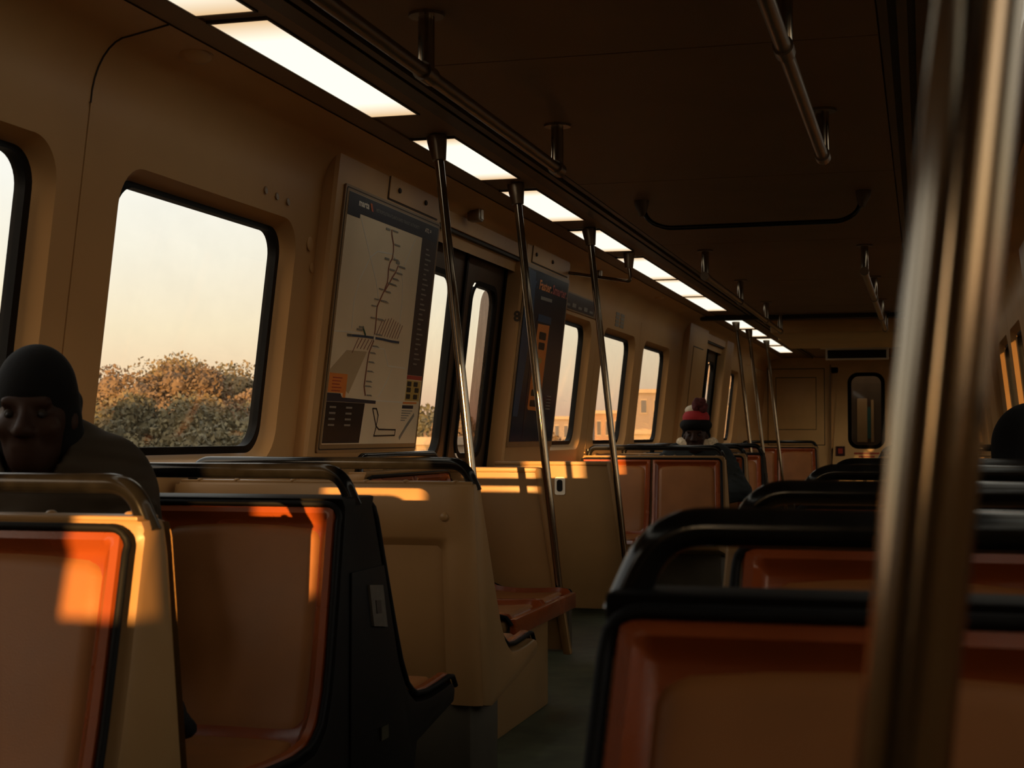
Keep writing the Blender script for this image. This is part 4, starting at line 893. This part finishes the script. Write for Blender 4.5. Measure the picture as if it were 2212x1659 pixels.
def person(loc, rz, label, hz, nod, sh_z, jacket, hat, elbow=0.235, hs=1.0):
    """seated figure; local frame faces -Y with the hips over the origin, heights are real"""
    ca, sa = math.cos(rz), math.sin(rz)
    xf = lambda x, y, z: (loc[0]+ca*x-sa*y, loc[1]+sa*x+ca*y, z)
    hy = -0.03-nod
    H = (0, hy, hz)
    head = [('e', (0, hy+0.012, hz+0.025), (0.074, 0.092, 0.092), 0.02), ('e', (0, hy-0.022, hz-0.045), (0.060, 0.068, 0.078), 0.03), ('e', (0, hy-0.050, hz-0.090), (0.034, 0.032, 0.028), 0.025),
            ('c', (0, hy-0.086, hz+0.012), (0, hy-0.108, hz-0.028), 0.010, 0.016, 0.014), ('e', (0.014, hy-0.096, hz-0.031), (0.011, 0.012, 0.009), 0.008), ('e', (-0.014, hy-0.096, hz-0.031), (0.011, 0.012, 0.009), 0.008),
            ('c', (-0.042, hy-0.074, hz+0.030), (0.042, hy-0.074, hz+0.030), 0.011, 0.011, 0.014),
            ('c', (-0.024, hy-0.080, hz-0.058), (0.024, hy-0.080, hz-0.058), 0.006, 0.006, 0.008), ('c', (-0.020, hy-0.078, hz-0.069), (0.020, hy-0.078, hz-0.069), 0.007, 0.007, 0.008),
            ('e', (0.042, hy-0.062, hz-0.022), (0.024, 0.022, 0.022), 0.02), ('e', (-0.042, hy-0.062, hz-0.022), (0.024, 0.022, 0.022), 0.02)]
    for s in (-1, 1): head.append(('e', (s*0.078, hy+0.012, hz-0.012), (0.012, 0.022, 0.032), 0.008))
    neck = [('c', (0, 0.0, sh_z+0.02), (0, hy+0.02, hz-0.07), 0.058, 0.054, 0.03)]
    tor = [('e', (0, -0.005, sh_z-0.16), (0.155, 0.105, 0.20), 0.04), ('e', (0, -0.01, 0.60), (0.155, 0.115, 0.12), 0.05), ('c', (-0.13, 0, sh_z-0.03), (0.13, 0, sh_z-0.03), 0.062, 0.062, 0.04)]
    arm = []; hand = []; leg = []; foot = []
    for s in (-1, 1):
        S, E, Wr = (s*0.175, 0.0, sh_z-0.04), (s*elbow, -0.10, 0.715), (s*0.085, -0.30, 0.655)
        arm += [('c', S, E, 0.052, 0.042, 0.03), ('c', E, Wr, 0.042, 0.028, 0.02)]
        hand += [('e', (s*0.062, -0.345, 0.648), (0.036, 0.046, 0.018), 0.015)]
        for k in range(4):
            bx, by = s*(0.034+0.017*k), -0.375+0.006*abs(k-1); L = (0.036, 0.042, 0.040, 0.030)[k]
            hand += [('c', (bx, by, 0.652), (bx-s*0.006, by-L, 0.648), 0.0095, 0.0085, 0.004), ('c', (bx-s*0.006, by-L, 0.648), (bx-s*0.010, by-L-0.006, 0.620), 0.0085, 0.0075, 0.004)]
        hand += [('c', (s*0.040, -0.325, 0.655), (s*0.014, -0.352, 0.660), 0.012, 0.010, 0.006), ('c', (s*0.014, -0.352, 0.660), (s*0.008, -0.378, 0.652), 0.010, 0.008, 0.004)]
        leg += [('c', (s*0.085, -0.03, 0.555), (s*0.115, -0.42, 0.560), 0.085, 0.062, 0.04), ('c', (s*0.115, -0.42, 0.560), (s*0.115, -0.40, 0.10), 0.058, 0.038, 0.03)]
        foot += [('c', (s*0.115, -0.38, 0.05), (s*0.125, -0.54, 0.04), 0.042, 0.038, 0.03)]
    cuts = [('e', (s*0.033, hy-0.098, hz+0.006), (0.017, 0.016, 0.011), 0.012) for s in (-1, 1)]
    base = xf(0, -0.2, 0.0)
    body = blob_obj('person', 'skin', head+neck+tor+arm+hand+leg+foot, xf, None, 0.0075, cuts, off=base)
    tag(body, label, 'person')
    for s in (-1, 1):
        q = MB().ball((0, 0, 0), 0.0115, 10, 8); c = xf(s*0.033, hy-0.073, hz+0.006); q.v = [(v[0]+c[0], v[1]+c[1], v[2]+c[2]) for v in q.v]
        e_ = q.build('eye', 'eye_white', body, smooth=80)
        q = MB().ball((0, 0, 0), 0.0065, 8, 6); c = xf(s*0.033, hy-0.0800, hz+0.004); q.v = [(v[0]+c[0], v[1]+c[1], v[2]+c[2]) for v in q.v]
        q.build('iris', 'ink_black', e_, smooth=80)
    inf = lambda L, d: [(('c', p[1], p[2], p[3]+d, p[4]+d, p[5]) if p[0] == 'c' else ('e', p[1], tuple(r+d for r in p[2]), p[3])) for p in L]
    jk = inf(tor, 0.032)+inf(arm, 0.026)+[('c', (0, 0.03, sh_z+0.0), (0, 0.02, sh_z+0.045), 0.088, 0.080, 0.03)]
    if hat == 'cap': jk += [('e', (0.0, 0.055, sh_z+0.065), (0.135, 0.085, 0.085), 0.05), ('c', (-0.14, 0.01, sh_z+0.015), (0.14, 0.01, sh_z+0.015), 0.085, 0.085, 0.05)]
    rr = random.Random(int(abs(loc[1])*100))
    for _ in range(46):       # folds across the sleeves, shoulders and chest
        q = rr.choice((-1, 1)); t = rr.random(); A = Vector((q*0.10, 0, sh_z)); B_ = Vector((q*0.18, 0, sh_z-0.03)); E_ = Vector((q*elbow, -0.10, 0.715))
        p = A.lerp(B_, t*2.5) if t < 0.4 else B_.lerp(E_, (t-0.4)/0.6); rad = (0.085 if hat == 'cap' else 0.07) if t < 0.4 else 0.074
        a = rr.uniform(0.2, 2.9); d = Vector((q*math.cos(a)*0.8, -math.sin(a), 0.25*math.cos(a))).normalized(); d2 = Vector((q*math.cos(a+0.7)*0.8, -math.sin(a+0.7), 0.3)).normalized()
        p0 = p+d*rad; p1 = p+d2*rad+Vector((0, 0, rr.uniform(-0.03, 0.03))); jk.append(('c', tuple(p0), tuple(p1), 0.012, 0.007, 0.012))
    blob_obj('jacket', jacket, jk, xf, body, 0.010, off=base, cuts=[('c', (0, hy, hz-0.02), (0, -0.05, sh_z+0.01), 0.075, 0.060, 0.01)])
    blob_obj('trousers', 'trousers', inf(leg, 0.012)+[('e', (0, -0.02, 0.585), (0.18, 0.135, 0.11), 0.05)], xf, body, 0.012, off=base)
    blob_obj('shoes', 'shoe', inf(foot, 0.012), xf, body, 0.010, off=base)
    if hat == 'cap':
        cp = [('e', (0, hy+0.016, hz+0.056), (0.083, 0.101, 0.100), 0.02), ('e', (0, hy+0.045, hz-0.015), (0.088, 0.076, 0.098), 0.03)]
        for q in (-1, 1):
            cp += [('c', (q*0.058, hy+0.02, hz-0.01), (q*0.054, hy+0.03, hz-0.075), 0.031, 0.030, 0.02), ('c', (q*0.05, hy+0.03, hz-0.06), (q*0.04, 0.02, sh_z+0.03), 0.045, 0.05, 0.03)]
        cp += [('c', (0.060, hy+0.075, hz+0.035), (0.045, hy+0.10, hz-0.005), 0.024, 0.028, 0.012), ('c', (0.060, hy+0.085, hz-0.035), (0.035, hy+0.09, hz-0.08), 0.026, 0.028, 0.012)]
        blob_obj('knit_cap', 'cap_black', cp, xf, body, 0.0075, off=base, cuts=[('e', (0, hy-0.10, hz-0.050), (0.068, 0.080, 0.080), 0.012)])
    elif hat == 'pompom':
        blob_obj('hat_brim', 'cap_black', [('e', (0, hy+0.006, hz+0.075), (0.112, 0.120, 0.060), 0.02), ('c', (-0.07, hy+0.02, hz+0.03), (-0.085, hy+0.02, hz+0.0), 0.022, 0.018, 0.02), ('c', (0.07, hy+0.02, hz+0.03), (0.085, hy+0.02, hz+0.0), 0.022, 0.018, 0.02)], xf, body, 0.008, off=base, cuts=[('e', (0, hy-0.07, hz-0.035), (0.080, 0.11, 0.075), 0.012)])
        blob_obj('hat_band', 'knit_red', [('e', (0, hy+0.012, hz+0.125), (0.094, 0.103, 0.068), 0.02)], xf, body, 0.008, off=base)
        blob_obj('hat_crown', 'knit_white', [('e', (-0.012, hy+0.016, hz+0.178), (0.066, 0.074, 0.040), 0.02)], xf, body, 0.008, off=base)
        blob_obj('pompom', 'knit_maroon', [('e', (0.034+0.030*math.sin(i*2.4), hy-0.03+0.030*math.cos(i*2.4), hz+0.212+0.028*math.sin(i*1.7)), (0.027, 0.027, 0.027), 0.006) for i in range(16)], xf, body, 0.006, off=base)
        blob_obj('fur_collar', 'fur', [('c', (0.115*math.cos(a), 0.01-0.09*math.sin(a)*0.9, sh_z+0.062+0.008*math.sin(5*a)), (0.115*math.cos(a+0.3), 0.01-0.09*math.sin(a+0.3)*0.9, sh_z+0.062), 0.032, 0.030, 0.01) for a in [k*0.3 for k in range(-6, 16) if not 1.2 < k*0.3 < 1.9]], xf, body, 0.009, off=base)
    elif hat == 'hood':
        blob_obj('hood', 'cap_black', [('e', (0, hy+0.02, hz+0.02), (0.110, 0.125, 0.125), 0.03), ('c', (0, 0.03, sh_z+0.02), (0, hy+0.03, hz-0.04), 0.11, 0.10, 0.03)], xf, body, 0.010, off=base, cuts=[('e', (0, hy-0.13, hz-0.01), (0.072, 0.085, 0.095), 0.012)])
    return body
person((-1.085, 2.80), 0.34, 'man in a black knit cap and brown jacket seated by the big window', 1.138, 0.02, 1.0, 'jacket_brown', 'cap')
person((-0.785, 10.36), 0.0, 'passenger in a red, white and black pompom hat with fur-collared dark jacket', 1.095, 0.03, 0.985, 'jacket_dark', 'pompom', elbow=0.32)
person((1.045, 4.55), math.pi, 'dark hooded passenger at the right edge of the picture', 1.050, 0.0, 0.955, 'jacket_dark', 'hood')

# black bag on the aisle place beside the man
bg = thing('shoulder_bag', 'black bag lying on the seat beside the man in the cap', 'bag', (-0.76, 2.62, 0.47))
V, F = blob([('e', (-0.78, 2.62, 0.545), (0.13, 0.10, 0.075), 0.03), ('c', (-0.70, 2.60, 0.55), (-0.605, 2.56, 0.545), 0.065, 0.020, 0.03), ('c', (-0.86, 2.62, 0.54), (-0.70, 2.62, 0.60), 0.05, 0.03, 0.03)], 0.009)
q = MB(); q.v = [tuple(v) for v in V.tolist()]; q.f = [tuple(f) for f in F.tolist()]
q.build('bag_body', 'cap_black', bg, smooth=80, fix=False)
MB().tube(bend([(-0.86, 2.58, 0.60), (-0.84, 2.55, 0.68), (-0.74, 2.55, 0.68), (-0.71, 2.57, 0.60)], 0.04), 0.008, 8).build('bag_strap', 'rubber', bg, smooth=60)

# ------------------------------------------------------------------ outside: ground, trees, buildings
part('ground', 'ground', None, lambda b: b.box((-900, -600, -6.2), (900, 900, -6.0)), kind='structure')
def tree(x, y, ztop, rad, m, lab, grp, n=8000, lf=0.07):
    t = thing('tree', lab, 'tree', (x, y, -6.0), grp)
    zc = ztop-rad*0.9
    cl = [(RNG.normal(0, 0.42, 3)*rad*np.array([1, 1, 0.75]), rad*RNG.uniform(0.30, 0.52)) for _ in range(11)]
    tr = MB(); tr.tube([(x, y, -6), (x+0.1, y, (zc-6)/2), (x, y+0.1, zc)], [0.28, 0.2, 0.1], 8)
    for c, r_ in cl[:6]: tr.tube([(x, y, zc-rad*0.7), (x+c[0]*0.6, y+c[1]*0.6, zc+c[2]*0.5), (x+c[0], y+c[1], zc+c[2])], [0.12, 0.07, 0.03], 6)
    tr.build('trunk', 'bark', t)
    P = np.empty((n, 3)); ks = RNG.integers(0, len(cl), n)
    cc = np.array([c for c, r_ in cl])[ks]; rr_ = np.array([r_ for c, r_ in cl])[ks]; d = RNG.normal(0, 1, (n, 3)); d /= np.linalg.norm(d, axis=1)[:, None]
    P = cc+d*(rr_*RNG.uniform(0.72, 1.12, n))[:, None]
    P += np.array([x, y, zc]); dz = ztop-P[:, 2].max(); P[:, 2] += dz
    a = RNG.normal(0, 1, (n, 3)); a /= np.linalg.norm(a, axis=1)[:, None]; b_ = np.cross(a, RNG.normal(0, 1, (n, 3))); b_ /= np.linalg.norm(b_, axis=1)[:, None]
    sz = RNG.uniform(0.6, 1.3, n)[:, None]*lf
    V = np.stack([P-a*sz, P-b_*sz*0.6, P+a*sz, P+b_*sz*0.6], 1).reshape(-1, 3)
    q = MB(); q.v = [tuple(v) for v in V.tolist()]; q.f = [(4*i, 4*i+1, 4*i+2, 4*i+3) for i in range(n)]
    f_ = q.build('foliage', m, t, smooth=0, fix=False); f_['kind'] = 'stuff'
    lump = MB()
    for c, r_ in cl: lump.ball((x+c[0], y+c[1], zc+c[2]+dz), r_*0.62, 8, 6)
    lump.build('inner_crown', m, t, smooth=60, fix=False)
TS = [   # x, y, height of the crown top, crown radius, foliage, label
    (-22.97, 46.0, 3.95, 2.6, 'leaf_gold', 'tall golden tree, highest crown in the big window'),
    (-23.04, 44.0, 3.51, 1.9, 'leaf_rust', 'rust-coloured tree left of the tall golden tree'),
    (-22.73, 48.0, 3.92, 2.4, 'leaf_gold', 'broad golden tree right of the tallest crown'),
    (-23.84, 52.0, 3.83, 1.8, 'leaf_olive', 'olive tree toward the right side of the big window'),
    (-22.15, 50.0, 3.52, 1.5, 'leaf_olive', 'small olive tree at the right edge of the big window'),
    (-25.40, 47.0, 3.30, 1.6, 'leaf_dark', 'dark tree at the left edge of the big window'),
    (-19.38, 38.0, 2.35, 1.9, 'leaf_gold', 'lower golden tree in the middle of the big window'),
    (-17.31, 36.0, 2.17, 1.8, 'leaf_olive', 'lower olive tree below the golden crowns'),
    (-17.94, 40.0, 2.48, 1.9, 'leaf_rust', 'lower rust tree on the right of the big window'),
    (-19.66, 37.0, 2.26, 1.5, 'leaf_dark', 'lower dark tree behind the man in the cap'),
    (-15.52, 30.0, 1.43, 1.7, 'leaf_dark', 'dark bush low behind the man in the cap'),
    (-14.16, 29.0, 1.42, 1.8, 'leaf_dark', 'dark bush low in the middle of the big window'),
    (-13.83, 30.0, 1.48, 1.8, 'leaf_olive', 'olive bush low right of the middle'),
    (-13.91, 32.0, 1.55, 1.7, 'leaf_dark', 'dark bush at the lower right of the big window'),
    (-27.03, 45.0, 3.07, 2.2, 'leaf_olive', 'olive tree glimpsed beyond the leftmost window'),
    (-50.35, 150.0, 3.91, 5.0, 'leaf_rust', 'distant rust tree seen through the door window'),
    (-53.91, 165.0, 4.61, 5.0, 'leaf_olive', 'distant olive tree seen through the door window'),
    (-48.01, 200.0, 1.41, 4.0, 'leaf_rust', 'distant rust tree below the far buildings'),
]
for (x, y, z, rad, m, lab) in TS:
    tree(x, y, z, rad, m, lab, 'trees outside', lf=0.075 if y < 100 else 0.3)
def building(x0, x1, zt, Y, dep, m, lab, rows, cols, rf='roof_far'):
    t = thing('building', lab, 'building', ((x0+x1)/2, Y, -6.0), 'buildings outside')
    part('walls', m, t, lambda b: b.box((x0, Y, -6), (x1, Y+dep, zt)))
    part('roof', rf, t, lambda b: b.box((x0-0.4, Y-0.4, zt), (x1+0.4, Y+dep+0.4, zt+0.5)))
    w = (x1-x0)/cols; hgt = (zt+5)/rows
    for i in range(cols):
        for j in range(rows):
            p = part('window', 'roof_far', t, lambda b: b.box((x0+w*(i+0.25), Y-0.12, -5+hgt*(j+0.3)), (x0+w*(i+0.75), Y+0.02, -5+hgt*(j+0.8))))
            part('pane', 'pane_far', p, lambda b: b.box((x0+w*(i+0.29), Y-0.14, -5+hgt*(j+0.34)), (x0+w*(i+0.71), Y-0.12, -5+hgt*(j+0.76))))
building(-57.83, -51.94, 3.62, 230, 25, 'stone_far', 'hazy stone building seen beyond the advert poster', 2, 4)
building(-58.16, -55.72, 3.94, 260, 25, 'stone_far', 'narrow stone building left in the fourth window', 3, 2)
building(-45.13, -39.94, 4.18, 210, 22, 'brick_far', 'sunlit brick building in the fourth window', 2, 4)
building(-36.84, -31.61, 6.56, 190, 22, 'stone_far', 'tall plain building filling the fifth window', 3, 3)
building(-30.61, -28.36, 0.48, 90, 14, 'roof_far', 'low pale building seen at the bottom of the door window', 1, 3)
building(-29.02, -24.80, 1.19, 150, 10, 'roof_far', 'low sunlit shed in front of the tall plain building', 1, 3)
building(-18.94, -14.79, 17.73, 140, 30, 'stone_far', 'tall grey block filling the last window on the left', 6, 3)
# unseen shed added behind the viewer on the left: its shadow keeps the foot of the tree line dark
t = thing('building', 'added long shed behind the viewer, shading the foot of the trees', 'building', (-24, -12, -6.0), 'buildings outside')
part('walls', 'stone_far', t, lambda b: b.box((-46, -18, -6), (-5, -6, 3.9)))
part('roof', 'roof_far', t, lambda b: b.prism([(-18.5, 3.9), (-5.5, 3.9), (-12, 4.9)], lambda y, z, x: (x, y, z), -46.5, -4.5))
for i in range(6): part('window', 'pane_far', t, lambda b: b.box((-44+6.5*i, -6.02, -2), (-40+6.5*i, -5.9, 1.5)))
